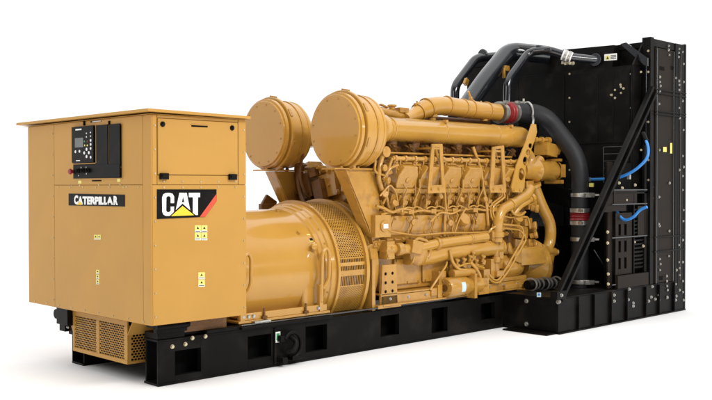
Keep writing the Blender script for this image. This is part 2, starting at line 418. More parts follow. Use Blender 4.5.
# ---- skid
def plate_holes(b, u0, u1, v0, v1, holes, mapf, th):
    """plate with rectangular holes, cut by strips; mapf(u, v) -> outer point, th: inward vector"""
    us = sorted({u0, u1, *[h[0] for h in holes], *[h[1] for h in holes]})
    for a, c in zip(us, us[1:]):
        hs = sorted([h for h in holes if h[0] <= a+1e-6 and h[1] >= c-1e-6], key=lambda h: h[2])
        z = v0
        segs = []
        for h in hs: segs.append((z, h[2])); z = h[3]
        segs.append((z, v1))
        for s0, s1 in segs:
            if s1-s0 > 1e-4: b.prism([mapf(a,s0), mapf(c,s0), mapf(c,s1), mapf(a,s1)], th)
XB, XE, YN, RH = .186, 4.52, .218, .335
holes = [(.33,.56,.06,.24),(1.0,1.235,.09,.27),(1.60,1.84,.07,.285),(2.49,2.73,.10,.285),(3.18,3.41,.055,.29),(3.925,4.155,.10,.27)]
b = B(BLK)
plate_holes(b, XB, XE, .016, RH-.016, holes, lambda u, v: V((u, YN, v)), (0,.014,0))
b.box(XB, XE, YN-.004, YN+.19, 0, .0155); b.box(XB, XE, YN-.004, YN+.19, RH-.0155, RH)
b.box(XB+.01, XE, YN+.172, YN+.186, .0158, RH-.0158)
b.use(DRK).box(XB+.012, XE-.01, YN+.168, YN+.1718, .017, RH-.017); b.box(XB+.012,XE-.01,YN+.052,YN+.167,.0157,.018)  # near-black liners and hole edges: shade of the rail interior as colour
for h in holes:
    for z in (h[2]-.008, h[3]+.001): b.box(h[0]-.006, h[1]+.006, YN+.0142, YN+.05, z, z+.007)
    for x in (h[0]-.008, h[1]+.001): b.box(x, x+.007, YN+.0142, YN+.05, h[2]+.0002, h[3]-.0002)
b.use(BLK)
rail = b.build('skid_rail', G, .003, label='black steel skid rail nearest the viewer, with rectangular cut-outs')
b = B(BLK); yf = 1.512
b.box(XB, XE, yf-.014, yf, .016, RH-.016); b.box(XB, XE, yf-.19, yf+.004, 0, .0155); b.box(XB, XE, yf-.19, yf+.004, RH-.0155, RH); b.box(XB+.01, XE, yf-.186, yf-.172, .0158, RH-.0158)
b.build('skid_rail', G, .003)
b = B(BLK)
for x in (.75, 1.9, 3.1, 4.2): b.box(x, x+.12, YN+.19, yf-.19, .04, RH-.04)
b.box(.30, 4.4, YN+.188, YN+.20, .30, .33)
b.build('cross_member', G, .004)
# packers between rail and cabinet
b = B(BLK)
b.box(.19, .42, YN+.004, YN+.19, RH+.001, RH+.05); b.box(.15, .43, YN-.03, YN+.10, ZB-.055, ZB-.003)
b.cyl((.15,YN-.035,ZB-.045),(.43,YN-.035,ZB-.045),.024,seg=14); b.box(.16,.42,YN-.03,YN+.02,RH+.05,ZB-.056)
b.box(.43, .80, YN+.05, YN+.17, RH+.001, ZB-.003)
b.box(.05, .80, yf-.19, yf+.0, RH+.001, ZB-.003)
b.build('cabinet_mount', G, .005)
b = B(YDK).box(.42, .81, YN+.02, YN+.05, RH+.03, ZB-.003); b.build('mount_angle', G)
b = B(BRS)
for u, v in ((172,346.5),(185,344),(192,332.5),(205,331)):
    p = at(u,v,'y',YN); b.bolt((p.x, YN-.004, min(p.z,.32)), (0,-1,0), .012, .010)
b.build('bolt', rail)
# support rails above (step plates)
b = B(BLK)
b.box(.91, 1.87, YN-.045, YN+.12, RH+.001, RH+.022); b.box(.60, .93, YN-.02, YN+.05, RH+.004, RH+.03)
b.use(BLG).box(.93, 4.5, YN-.012, YN+.02, RH+.0225, RH+.034)
b.build('top_plate', G, .003)
# towing lug
b = B(BLK)
b.box(1.26, 1.285, YN-.012, YN-.0005, .02, .31)
pts = [(1.41+ .092*math.cos(a), YN-.055+.0, .165+.105*math.sin(a)) for a in [math.radians(150-20*k) for k in range(16)]]
b.tube([(x, y, z) for x, y, z in pts[:13]], .016, 0.01); b.box(1.285,1.33,YN-.06,YN-.0005,.20,.25)
b.tube([(1.37,YN-.03,.11),(1.40,YN-.075,.12),(1.44,YN-.075,.19),(1.41,YN-.03,.23)],.02,.03)
b.box(1.29, 1.34, YN-.08, YN-.0005, .03, .075); b.box(1.40,1.50,YN-.07,YN-.0005,.04,.07)
lug = b.build('towing_lug', G, .003)
b = B(WHT); p0 = at(275.4,332,'y',YN-.0125); p1 = at(280,342,'y',YN-.0125)
b.box(p0.x, p1.x, YN-.0165, YN-.0128, p1.z, p0.z); b.use(GRN).box(p0.x+.008, p1.x-.008, YN-.0185, YN-.0166, p1.z+.02, p0.z-.012)
b.build('tag_label', lug)
# bracket at the far front end of the skid
b = B(BLK)
c0 = at(57,312,'x',.12)
b.box(.10,.13,1.47,1.60,.37,.455); b.box(.10,.16,1.46,1.56,.27,.37); b.lathe((.10,1.585,.405),(-1,0,0),[(0,.04),(.02,.04)],18); b.box(.13,.3,1.34,1.46,.25,.45)
b.use(STL)
for u, v in ((57,315),(61.5,315),(68,327)): p = at(u,v,'x',.095); b.bolt(p, (-1,0,0), .010, .008)
b.build('front_bracket', G, .004)

# ---- alternator
AZ = .70
b = B(YGL)
b.lathe((.80, YC, AZ), (1,0,0), [(0,.50),(.02,.535),(.45,.54),(.95,.545),(1.0,.548),(1.04,.548),(1.05,.562),(1.09,.565),(1.10,.575),(1.14,.58),(1.15,.592),(1.20,.598)], 96)
alt = b.build('alternator', G)
# air guard: perforated band
b = B(YGL)
b.lathe((2.00, YC, AZ), (1,0,0), [(0,.595),(0,.622),(.028,.622),(.028,.595)], 96, cap=False)
b.lathe((2.335, YC, AZ), (1,0,0), [(0,.585),(0,.632),(.035,.632),(.035,.585)], 96, cap=False)
b.box(2.0285, 2.3345, .262, .272, AZ+.055, AZ+.085)
b.use(YDK)
b.lathe((2.0, YC, AZ), (1,0,0), [(0,.56),(.34,.56)], 64)
guard = b.build('guard_ring', alt)
def cylmap(nu, nv, a0, a1, x0, x1, r):
    def f(u, v):
        a = math.radians(a0+(a1-a0)*v/nv); return V((x0+(x1-x0)*u/nu, YC-r*math.cos(a), AZ+r*math.sin(a)))
    return f
b = B(YEN)
b.perf(cylmap(11, 60, 12, 100, 2.028, 2.335, .606), 11, 60, .33)
b.perf(cylmap(11, 24, -35, -12, 2.028, 2.335, .606), 11, 24, .33)
b.build('perforated_guard', alt, recalc=False)
b = B(YEN)   # louvre bars across the dark slots
for a in (-10.5, -1, 1, 4.5, 10.5):
    f = cylmap(1,1,a-.8,a+.8,2.028,2.335,.606)
for k in range(15):
    x = 2.036+k*.0205
    for a0, a1 in ((1.5, 11.5),(-11.5,-3)):
        f = cylmap(1,1,a0,a1,x,x+.0075,.606)
        vs = b.verts([f(0,0), f(1,0), f(1,1), f(0,1)]); b.face(vs)
for a0, a1 in ((-3,1.5),(11,12.2),(-12.2,-11)):
    f = cylmap(1,1,a0,a1,2.028,2.335,.607); b.face(b.verts([f(0,0), f(1,0), f(1,1), f(0,1)]))
b.build('guard_louvre', alt, recalc=False)
b = SF.use(YEN)
for k in range(20):
    a = math.radians(-30+k*14); b.bolt((1.93, YC-.572*math.cos(a), AZ+.572*math.sin(a)), (-1,0,0), .010, .01)
for a in (40, 75): a = math.radians(a); b.bolt((1.72, YC-.548*math.cos(a), AZ+.548*math.sin(a)), (0,-math.cos(a),math.sin(a)), .016, .012)
b = B(YGL)
b.prism([(1.66,.330,.40),(1.86,.330,.40),(1.84,.325,.80),(1.80,.34,.90),(1.74,.34,.90),(1.70,.325,.80)],(0,.10,0))
b.prism([(.96,.330,.40),(1.10,.330,.40),(1.05,.33,.72),(.98,.33,.72)],(0,.10,0))
b.build('foot_casting', alt, .02)
# sticker on barrel
b = B(YLB); f = cylmap(1,1,30,38,1.80,1.86,.5485); b.face(b.verts([f(0,0),f(1,0),f(1,1),f(0,1)])); b.use(BLK); f = cylmap(1,1,31,33.5,1.81,1.85,.5495); b.face(b.verts([f(0,0),f(1,0),f(1,1),f(0,1)])); b.build('warning_sticker', alt, recalc=False)
# eyebolt + feet with looped handles
fy = .262
b = B(YGL)
b.box(.93, 1.90, fy-.02, fy+.16, RH+.036, RH+.056)
b.box(.95, 1.88, fy, fy+.02, RH+.056, RH+.11)
for x, top in ((.965,.93),(1.80,.93)):
    b.box(x-.012, x+.03, fy-.012, fy+.03, RH+.056, .62)
    b.tube([(x+.01,fy-.005,.47),(x+.01,fy-.02,top-.04),(x+.06,fy-.02,top),(x+.09,fy-.02,top-.05),(x+.085,fy-.02,.66),(x+.03,fy-.005,.58)], .016, .05, seg=12)
b.lathe((1.80,.36,.935),(-.2,-1,.1),[(0,.02),(.035,.02),(.038,.034),(.052,.034),(.056,.02)],20)
b.build('alternator_foot', alt, .003)
b = B(YDK)
for x in (1.19, 1.63): b.cyl((x,fy-.012,RH+.05),(x,fy-.012,RH+.14),.009); b.lathe((x,fy-.012,RH+.058),(0,0,1),[(0,.026),(.02,.026)],6)
b.build('jacking_stud', alt)
b = B(STL)
for x in (.99,1.04,1.09,1.78): b.bolt((x,fy-.001,RH+.085),(0,-1,0),.012,.01)
b.box(1.06,1.22,fy-.06,fy-.022,RH+.036,RH+.05); b.build('bolt', alt)

# ---- flywheel housing and engine mounts
b = B(YEN)
b.lathe((2.375,YC,AZ+.02),(1,0,0),[(0,.50),(.05,.60),(.14,.60),(.18,.52),(.30,.50)],64)
b.prism([(2.40,.235,.34),(2.44,.235,.34),(2.44,.235,.80),(2.40,.235,.80)],(0,.28,0))
b.prism([(2.50,.225,.36),(2.72,.225,.36),(2.70,.225,.74),(2.52,.225,.74)],(0,.03,0))
b.box(2.44,2.74,.20,.5,.355,.385)
b.use(DRK)
for z in (.50,.58,.66): b.lathe((2.56,.2255,z),(0,-1,0),[(0,.015),(.002,.015)],14); b.lathe((2.65,.2255,z),(0,-1,0),[(0,.015),(.002,.015)],14)
b.build('flywheel_housing', G, .004)
b = B(YEN)
b.box(2.50, 4.60, .225, .245, .372, .462); b.box(2.50,4.60,.225,.40,.466,.482); b.box(2.50, 4.62, .19, .40, .371, .386)
b.box(4.30,4.62,.19,.30,.387,.43)
b.build('engine_mount_rail', G, .004)
b = SF.use(YEN)
b.use(STL)
for k in range(9): b.bolt((2.62+k*.24,.224,.43),(0,-1,0),.010,.009)

# ---- engine block
EX0, EX1 = 2.55, 4.75
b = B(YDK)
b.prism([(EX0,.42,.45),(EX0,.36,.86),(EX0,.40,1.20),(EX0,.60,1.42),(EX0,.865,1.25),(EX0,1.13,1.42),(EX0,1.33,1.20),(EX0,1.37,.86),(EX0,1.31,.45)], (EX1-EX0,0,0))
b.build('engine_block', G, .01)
# oil pan side with rounded covers
b = B(YEN)
b.box(EX0+.02, EX1-.1, .35, .45, .484, .80)
pan = b.build('oil_pan', G, .012)
for k in range(4):
    x = 2.78+k*.40
    b = B(YEN); b.box(x, x+.36, .325, .352, .53, .775); b.build('access_cover', pan, .02, seg=3)
b = SF.use(YEN)
for k in range(4):
    for dx in (.03,.18,.33):
        for z in (.55,.755): b.bolt((2.78+k*.40+dx,.3245,z),(0,-1,0),.009,.009)
# crankcase ledge and slanted inspection covers
b = B(YEN)
b.prism([(2.45,.275,.93),(2.45,.255,.96),(2.45,.30,.985),(2.45,.40,.985),(2.45,.40,.90)], (2.0,0,0))
b.prism([(2.45,.30,.985),(2.45,.26,1.17),(2.45,.40,1.22),(2.45,.45,.985)], (2.0,0,0))
b.prism([(2.30,.31,.86),(2.42,.27,.93),(2.78,.27,.93),(2.60,.31,.86)],(0,.1,0))
ledge = b.build('crankcase_side', G, .006)
SP = .315
for k in range(7):
    x = 2.66+k*SP*.93
    b = B(YEN)
    sl = .05
    yl, yh = .285, .252
    if k == 3:
        b.prism([(x,yl,1.0),(x+.20,yl,1.0),(x+.20+sl,yh,1.165),(x+sl,yh,1.165)], (0,.03,0))
    else:
        b.prism([(x,yl,1.0),(x+.235,yl,1.0),(x+.235+sl,yh,1.175),(x+sl,yh,1.175)], (0,.03,0))
    for dx, z in ((.02,1.015),(.19,1.015),(.06,1.15),(.23,1.15)):
        b.bolt((x+dx, (yl if z < 1.1 else yh)-.002, z),(0,-1,0),.009,.008)
    if k in (3, 6): b.lathe((x+.12,yl-.01,1.09),(-.1,-1,.55),[(0,.05),(.05,.05),(.05,.062),(.09,.062),(.095,.03)],24)
    b.build('inspection_cover', ledge, .008)
# end caps of ledge
b = B(YEN); b.box(2.42,2.62,.215,.30,.99,1.19); b.lathe((2.53,.215,1.09),(0,-1,0),[(0,.05),(.012,.05),(.02,.03)],20); b.use(WHT).box(2.50,2.56,.190,.194,1.07,1.11); b.build('governor_cover', ledge, .008)

# ---- cylinder heads
def head(x, side, parent_name='cylinder_head'):
    """side=-1 near bank, +1 far bank; leaning outwards"""
    y = YC + side*.50
    T = Matrix.Translation((x, y, 1.43)) @ Matrix.Rotation(math.radians(-24*side), 4, 'X')
    if side > 0: T = Matrix.Translation((x, y, 1.43)) @ Matrix.Rotation(math.radians(-24), 4, 'X')
    else: T = Matrix.Translation((x, y, 1.45)) @ Matrix.Rotation(math.radians(24), 4, 'X')
    T = T @ Matrix.Diagonal((1.15, 1.0, 1.27, 1))
    b = B(YEN)
    f = lambda pts, y0, y1: b.prism([T@V((a,y0,c)) for a, c in pts], (T.to_3x3()@V((0,y1-y0,0))))
    f([(-.065,-.20),(.065,-.20),(.112,-.09),(.115,-.02),(-.115,-.02),(-.112,-.09)], -.11, .13)          # head casting
    f([(-.118,-.018),(.118,-.018),(.118,.02),(-.118,.02)], -.125, .14)        # flange
    b.build_T = T
    o = b.build(parent_name, G, .008)
    b = B(YEN)
    f = lambda pts, y0, y1: b.prism([T@V((a,y0,c)) for a, c in pts], (T.to_3x3()@V((0,y1-y0,0))))
    f([(-.10,.022),(.10,.022),(.112,.05),(.112,.12),(.075,.19),(-.075,.19),(-.112,.12),(-.112,.05)], -.115, .12)
    f([(-.06,.191),(.06,.191),(.05,.205),(-.05,.205)], -.06, .06)
    b.build('valve_cover', o, .014, seg=3)
    b = B(YEN)
    for a, c in ((-.095,-.004),(.095,-.004)): b.bolt(T@V((a,-.126,c)), T.to_3x3()@V((0,-1,0)), .011, .012)
    for a in (-.085,.085):
        for z in (-.07,-.15): b.bolt(T@V((a,-.111,z)), T.to_3x3()@V((0,-1,0)), .010, .012)
    b.lathe(T@V((0,-.116,.085)), T.to_3x3()@V((0,-1,0)), [(0,.024),(.008,.024),(.010,.015)], 16)
    b.prism([T@V(q_) for q_ in ((-.05,-.112,-.03),(.05,-.112,-.03),(.035,-.112,-.17),(-.035,-.112,-.17))], T.to_3x3()@V((0,-.025,0)))
    b.build('head_fitting', o, .003)
    b = B(YEN)
    b.tube([T@V(q_) for q_ in ((.125,-.13,.10),(.135,-.16,.03),(.10,-.17,-.08),(.14,-.15,-.20))], .008, .03, seg=8)
    b.tube([T@V(q_) for q_ in ((-.03,-.12,.05),(-.02,-.165,.03),(-.02,-.165,-.02))], .007, .02, seg=8)
    b.build('fuel_jumper', o)
    return o
for k in range(6): head(2.84+k*SP, -1)
for k in range(6): head(2.72+k*SP, 1)
# slanted ribs / liners between heads and crankcase
b = B(YEN)
for k in range(6):
    x = 2.67+k*SP
    b.prism([(x,.335,1.19),(x+.035,.335,1.19),(x+.05,.42,1.32),(x+.02,.42,1.32)], (0,.05,0))
    b.lathe((x+.16,.40,1.22),(0,-1,.1),[(0,.035),(.07,.035),(.075,.05),(.09,.05)],14)
b.build('block_rib', G, .006)

# ---- rails of small pipes
def tubes(name, lst, m=YEN, parent=G, label=None):
    b = B(m)
    for pts, r, *bd in lst: b.tube(pts, r, bd[0] if bd else None, seg=10)
    return b.build(name, parent, label=label)
rg = random.Random(3)
wob = [(2.50,.23,1.19)]
for k in range(14): wob.append((2.62+k*.14,.235+rg.uniform(-.012,.012),1.215+rg.uniform(-.014,.014)))
tubes('wiring_harness', [(wob,.013,.05)])
tubes('fuel_rail', [([(2.62,.20,1.70),(4.55,.20,1.70)],.019),([(2.66,.24,1.645),(4.50,.24,1.645)],.014),([(2.60,.27,1.75),(4.50,.27,1.75)],.010),([(2.62,.20,1.70),(2.58,.20,1.62),(2.56,.24,1.45),(2.62,.24,1.25)],.014,.04)])
jl = []
for k in range(6):
    x = 2.73+k*SP
    jl.append(([(x,.20,1.70),(x,.20,1.655),(x+.02,.26,1.60),(x+.03,.30,1.52)],.008,.03))
    jl.append(([(x+.12,.24,1.645),(x+.12,.22,1.56),(x+.10,.25,1.50)],.008,.03))
    jl.append(([(x+.06,.235,1.21),(x+.05,.21,1.28),(x+.10,.25,1.36),(x+.07,.27,1.44)],.009,.03))
    jl.append(([(x+.17,.235,1.21),(x+.19,.20,1.17),(x+.16,.21,1.10)],.008,.03))
tubes('injector_line', jl)
b = B(YEN)
for k in range(15):
    x = 2.66+k*.132
    b.lathe((x,.20,1.70),(1,0,0),[(-.012,.030),(.014,.030)],6)
    if k % 2 == 0: b.box(x-.01,x+.01,.20,.42,1.66,1.685); b.lathe((x+.05,.24,1.645),(0,-.3,1),[(0,.02),(.035,.02),(.035,.012),(.06,.012)],8)
b.build('pipe_fitting', G, .002)
# ports joining heads to upper manifolds (seen in the dark gap)
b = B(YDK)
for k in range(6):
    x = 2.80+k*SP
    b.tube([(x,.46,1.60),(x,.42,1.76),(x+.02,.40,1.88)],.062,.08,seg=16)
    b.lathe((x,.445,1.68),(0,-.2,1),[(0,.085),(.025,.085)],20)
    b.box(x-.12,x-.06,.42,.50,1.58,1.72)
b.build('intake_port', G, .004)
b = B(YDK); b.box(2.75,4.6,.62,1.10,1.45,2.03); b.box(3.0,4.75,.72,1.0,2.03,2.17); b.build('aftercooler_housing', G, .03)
b = B(YDK)
for k in range(9):
    x = 2.7+k*.23
    b.rbox((x,.44+.03*(k%2),1.80),(.09,.10,.07),rx=.4,rz=.3*(k%3)); b.cyl((x+.1,.40,1.76),(x+.1,.34,1.83),.028)
    b.tube([(x+.05,.40,1.84),(x+.09,.34,1.80),(x+.15,.36,1.76),(x+.20,.42,1.80)],.012,.04,seg=8)
b.build('injector', G, .006)

# ---- air cleaners
def cleaner(y, z, x0, R, n_label, bands=True):
    b = B(YGL)
    b.lathe((x0,y,z),(1,0,0),[(0,.0),(0.0,R-.045),(.004,R-.041),(.018,R-.040),(.019,R-.030),(.022,R-.022),(.05,R-.018),(.055,R-.040),(.068,R-.040),(.070,R-.004),(.076,R+.002),(.098,R+.002),(.104,R-.006),(.106,R-.020),(.15,R-.022),(.155,R-.032),(.30,R-.036),(.305,R-.030),(.325,R-.030),(.33,R-.045),(.37,R-.06),(.40,R-.11),(.42,R-.19),(.47,R-.235)],72,cap=False)
    o = b.build('air_cleaner', G, label=n_label)
    b = SF.use(YEN)
    for k in range(12):
        a = 2*PI*k/12+.2; b.bolt((x0-.001,y+(R-.075)*math.cos(a),z+(R-.075)*math.sin(a)),(-1,0,0),.006,.005)
    b = B(YEN)
    for a in (200, 150, 100, 250):
        a = math.radians(a); n = V((0, math.cos(a), math.sin(a)))
        c = V((x0+.09,y,z))+n*(R-.0); 
        b.box(-.03,.05,-.015,.015,-.012,.012, Matrix.Translation(c) @ n.to_track_quat('Z','X').to_matrix().to_4x4())
    b.band((x0+.23,y,z),(1,0,0),R-.030,.02,.005,48)
    b.build('clasp', o, .002)
    return o
RC = .352
cleaner(.365, 1.935, 2.06, RC, 'air cleaner drum nearest the viewer')
cleaner(1.365, 1.945, 2.065, RC, 'air cleaner drum on the far side')
def cl_bracket(y0, sgn, label):
    b = B(YEN); ys = y0-.06; dx = 0 if sgn < 0 else .05
    b.box(1.95+dx, 2.50+dx, y0-.09, y0+.07, 1.592, 1.606)
    b.box(2.21, 2.30, y0+.02, y0+.045, 1.606, 1.72); b.box(2.22,2.29,y0-.02,y0+.0199,1.606,1.74); b.box(2.21,2.23,y0-.06,y0-.021,1.606,1.69)
    b.prism([(2.11+dx,ys,1.591),(2.47+dx,ys,1.591),(2.53+dx,ys,1.33),(2.52+dx,ys,.90),(2.46+dx,ys,.90),(2.40+dx,ys,1.08)], (0,.012,0))
    b.prism([(2.111+dx,ys+.013,1.590),(2.111+dx,ys+.15,1.590),(2.43+dx,ys+.12,1.00),(2.43+dx,ys+.013,1.00)], (.012,0,0))
    b.prism([(2.465+dx,ys+.013,1.590),(2.465+dx,ys+.12,1.590),(2.525+dx,ys+.12,1.33),(2.525+dx,ys+.013,1.33)], (-.010,0,0))
    o = b.build('air_cleaner_bracket', G, .003, label=label)
    b = SF.use(YEN)
    for x in (2.05,2.25,2.45): b.bolt((x,y0-.07,1.607),(0,0,1),.012,.01)
    for x, z in ((2.47,.93),(2.51,.93),(2.50,1.02)): b.bolt((x,y0-.061,z),(0,-1,0),.012,.01)
cl_bracket(.33, -1, 'air cleaner bracket on the near side')
cl_bracket(1.36, 1, 'air cleaner bracket on the far side')
tubes('drain_hose', [([(2.35,1.10,1.95),(2.36,1.12,1.75),(2.33,1.15,1.55),(2.40,1.12,1.35),(2.5,1.1,1.30)],.013,.1),([(2.6,1.30,1.62),(2.45,1.30,1.62),(2.40,1.30,1.55),(2.42,1.3,1.5)],.014,.04)], m=YDK)
b = B(YDK)
b.lathe((2.20,1.50,1.17),(.3,-1,0),[(-.02,.075),(.03,.075),(.03,.055),(-.02,.055)],22,cap=False); b.box(2.12,2.3,1.45,1.5,1.2,1.28); b.prism([(2.12,1.46,1.26),(2.2,1.46,1.37),(2.32,1.46,1.30),(2.3,1.46,1.2)],(0,.03,0))
b.build('lifting_eye', G, .004)
# far-bank clutter next to the brackets
b = B(YDK)
b.rbox((2.50,1.20,1.44),(.16,.17,.24),rx=-.35,rz=.1); b.rbox((2.48,1.0,1.40),(.10,.12,.22),rx=-.3); b.rbox((2.46,1.08,1.58),(.08,.07,.09),rx=-.3,rz=.3)
for k in range(4): b.bolt((2.41,1.13+.05*k,1.38+.05*(k%3)),(-1,0,0),.014,.014)
b.tube([(2.40,1.25,1.62),(2.36,1.20,1.50),(2.38,1.18,1.38),(2.36,1.1,1.27)],.02,.06)
b.tube([(2.40,1.40,1.62),(2.35,1.38,1.5),(2.37,1.35,1.3)],.018,.06)
b.lathe((2.42,1.25,1.60),(0,-.2,1),[(0,.05),(.05,.05),(.05,.07),(.07,.07),(.08,.04)],16)
for k in range(5): b.tube([(2.40,.80+.1*k,1.26),(2.37,.86+.1*k,1.29),(2.40,.92+.1*k,1.27)],.022,.05)
b.tube([(2.40,.75,1.30),(2.38,.95,1.27),(2.38,1.20,1.29),(2.40,1.40,1.26)],.028,.08)
b.build('rear_pipework', G, .006)
b = B(YEN); 
b.box(2.56,2.62,.50,1.10,1.26,1.60)
b.rbox((2.54,.66,1.50),(.06,.20,.20)); b.rbox((2.53,.92,1.46),(.06,.20,.22),rx=-.2)
for k in range(6): b.bolt((2.50,.55+.12*k,1.40+.06*(k%2)),(-1,0,0),.016,.014)
for k in range(4): b.lathe((2.56,.62+.14*k,1.58+.03*(k%2)),(-1,0,.2),[(0,.035),(.06,.035),(.06,.02),(.10,.02)],12)
b.build('rear_housing', G, .01)

b = B(YEN)
for k in range(22):
    x = 2.50+k*.105
    b.bolt((x,.253,.967),(0,-1,.2),.009,.010)
    if k % 3 != 1: b.bolt((x+.03,.30,1.205),(0,-1,.8),.008,.010)
for k in range(6):
    x = 2.84+k*SP
    b.box(x-.13,x-.10,.235,.30,1.55,1.66); b.bolt((x-.115,.234,1.60),(0,-1,0),.010,.01)
    b.lathe((x+.155,.30,1.50),(.1,-.4,1),[(-.16,.018),(.05,.018),(.05,.030),(.075,.030),(.08,.018),(.14,.014)],10)
    b.lathe((x+.15,.34,1.30),(0,-1,.3),[(0,.040),(.06,.040),(.06,.028),(.09,.028)],14)
    b.box(x+.02,x+.09,.215,.24,1.19,1.235)
    b.rbox((x-.02,.24,1.30),(.05,.05,.04),rx=.4)
b.build('hold_down_clamp', G, .002)
dt_ = []
for k in range(6):
    x = 2.84+k*SP
    dt_.append(([(x+.10,.25,1.66),(x+.15,.22,1.58),(x+.13,.24,1.48),(x+.16,.26,1.40),(x+.13,.25,1.24)],.010,.05))
    dt_.append(([(x-.06,.215,1.235),(x,.20,1.26),(x+.06,.205,1.24),(x+.12,.215,1.262),(x+.20,.215,1.235)],.007,.04))
    dt_.append(([(x+.03,.255,1.16),(x+.05,.225,1.10),(x+.02,.235,1.02),(x+.05,.24,.98)],.007,.04))
dt_.append(([(2.55,.24,1.10),(2.60,.21,1.04),(2.95,.215,.99),(3.4,.215,1.00),(3.9,.215,.985),(4.3,.22,1.0)],.009,.06))
dt_.append(([(2.75,.30,.84),(3.1,.29,.86),(3.5,.29,.835),(4.1,.29,.85)],.010,.06))
tubes('small_pipe', dt_)
b = B(RUB)  # black tubes added between the heads, standing in for shade in the gaps
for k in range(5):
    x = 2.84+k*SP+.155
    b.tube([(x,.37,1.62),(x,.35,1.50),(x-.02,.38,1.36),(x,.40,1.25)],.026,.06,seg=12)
b.build('head_gap_shade', G)

# ---- near manifold pipe (air pipe) with clamps
PY, PZ, PR = .365, 1.972, .112
b = B(YGL)
b.lathe((2.50,PY,PZ),(1,0,0),[(0,.09),(.04,.135),(.16,.135),(.19,.118),(.20,PR),(2.26,PR),(2.31,PR*.93),(2.345,PR*.75),(2.36,PR*.4),(2.362,.001)],48)
mpipe = b.build('intake_pipe', G, label='thick yellow pipe running from the near air cleaner')
b = B(YEN)
for x in (2.74,3.47,4.30,4.52): b.band((x,PY,PZ),(1,0,0),PR,.014,.004)
for x in (2.60,): b.band((x,PY,PZ),(1,0,0),.135,.02,.005)
for x in (3.47,4.52): b.rbox((x,PY-.07,PZ+PR-.01),(.03,.05,.03)); 
b.build('band_clamp', mpipe, .002)
b = B(YGL); b.lathe((2.50,1.365,1.96),(1,0,0),[(0,.09),(.04,.135),(.16,.135),(.20,PR),(2.2,PR),(2.3,.03)],40); b.build('intake_pipe', G)

# ---- upper water pipe, red coupling, black hose
UY = .60
def U(u, v, y=UY): return at(u, v, 'y', y)
b = B(YGL)
pA = [U(386,112.0), U(399,111.5), U(412,116), U(424,108), U(440,104.5), U(462,108.5), U(480,111.5), U(499,112.6)]
r_ = .088
b.tube([U(405,119,.56), U(414,115), U(428,107), U(443,105.5), U(462,108.3), U(480,110.8), U(497,112.4)], lambda t: .055+.040*min(1,t*3.5), .15, seg=32)
wp = b.build('water_manifold', G, label='yellow water manifold above the engine')
b = B(YEN)
for u, v in ((418.5,112.4),(427,107.8),(446,105.8),(462,108.4),(470,109.4),(486,111.4)):
    p = U(u,v); d = (U(u+1,v+(-.5 if u < 430 else .13))-p); b.band(p, d, .097 if u>420 else .085, .020, .007)
for u, v in ((417,104),(445,99.5),(462,101.5),(481,104)):
    p = U(u,v); b.rbox(p,(.07,.03,.025),ry=-.2); b.bolt(p+V((0,0,.01)),(0,0,1),.010,.02)
b.lathe(U(484,118.5),(0,0,1),[(-.03,.04),(0,.04),(0,.06),(.04,.06),(.045,.04),(.07,.04)],16)
b.lathe(U(432,117.5),(0,0,1),[(-.03,.04),(0,.04),(0,.055),(.04,.055)],16)
b.lathe(U(472,101.6),(-.6,0,1),[(0,.02),(.05,.02),(.05,.012),(.12,.012)],10)
b.build('manifold_clamp', wp, .003)
b = B(YEN)
b.tube([U(374,110), U(386,113), U(398,115.5), U(407,118)], .045, .05, seg=20)
b.rbox(U(401,110.5),(.13,.10,.05)); b.lathe(U(392,110),(0,0,1),[(0,.03),(.03,.03),(.03,.045),(.05,.045)],14)
b.rbox(U(384,106),(.10,.04,.015),ry=.25)
b.tube([U(372,108,.7),U(390,118,.7),U(404,120,.7)],.03,.05)
b.build('rear_water_pipe', G, .004)
p0, p1 = U(498.5,112.5), U(514,112.8); d = (p1-p0)
cpl = B(STL)
for t in (0,.80): cpl.lathe(p0+d*t, d, [(0,.104),(0,.120),(.035,.120),(.035,.104)], 40, cap=False)
cpl.lathe(p0, d, [(0,.102),(d.length,.102)], 36)
cpl.use(RED).lathe(p0+d*.30, d, [(0,.103),(.01,.118),(.05,.110),(.06,.118),(.10,.110),(.11,.118),(.125,.103)], 40)
cpl.use(STL).rbox(p0+V((.03,-.08,.11)),(.05,.04,.03)); cpl.rbox(p0+d*.85+V((0,-.08,.11)),(.05,.04,.03))
cpl.build('hose_coupling', G, label='red and silver coupling at the top of the black water hose')
# the big black hose
VX = 5.46; VY = at(580,200,'x',VX).y
top = U(514,112.8)
b = B(RUB)
hb0 = at(580,160,'x',VX)
b.tube([top, at(544,113.5,'y',.46), V((VX,VY,hb0.z)), V((VX,VY,1.30)), V((VX,VY,.20))], lambda t: .107-.014*min(1,t*1.6), .24, seg=40, n=14)
hose = b.build('black_water_hose', G)
def ring(b, z, r=.096, w=.035, t=.008): b.band((VX,VY,z),(0,0,1),r,w,t,44)
b = B(STL)
for v in (195,239,281.5):
    z = at(578,v,'x',VX).z; ring(b, z, .096, .042, .008); b.rbox((VX+.10,VY-.13,z),(.09,.09,.02),rz=.5); b.rbox((VX-.02,VY-.105,z),(.16,.012,.05),rz=-.75)
b.build('hose_bracket', hose, .002)
b = B(STL)
for v in (210.3,222.6):
    z = at(578,v,'x',VX).z; ring(b, z, .096, .045, .012); b.rbox((VX-.12,VY-.08,z),(.02,.05,.03))
b.use(RED)
za, zb_ = at(578,220.5,'x',VX).z, at(578,212.5,'x',VX).z
b.lathe((VX,VY,za),(0,0,1),[(0,.096),(.01,.111),(.03,.100),(.045,.111),(.06,.100),(zb_-za-.01,.111),(zb_-za,.096)],40)
b.build('hose_coupling', hose, label='red and silver coupling low on the black water hose')
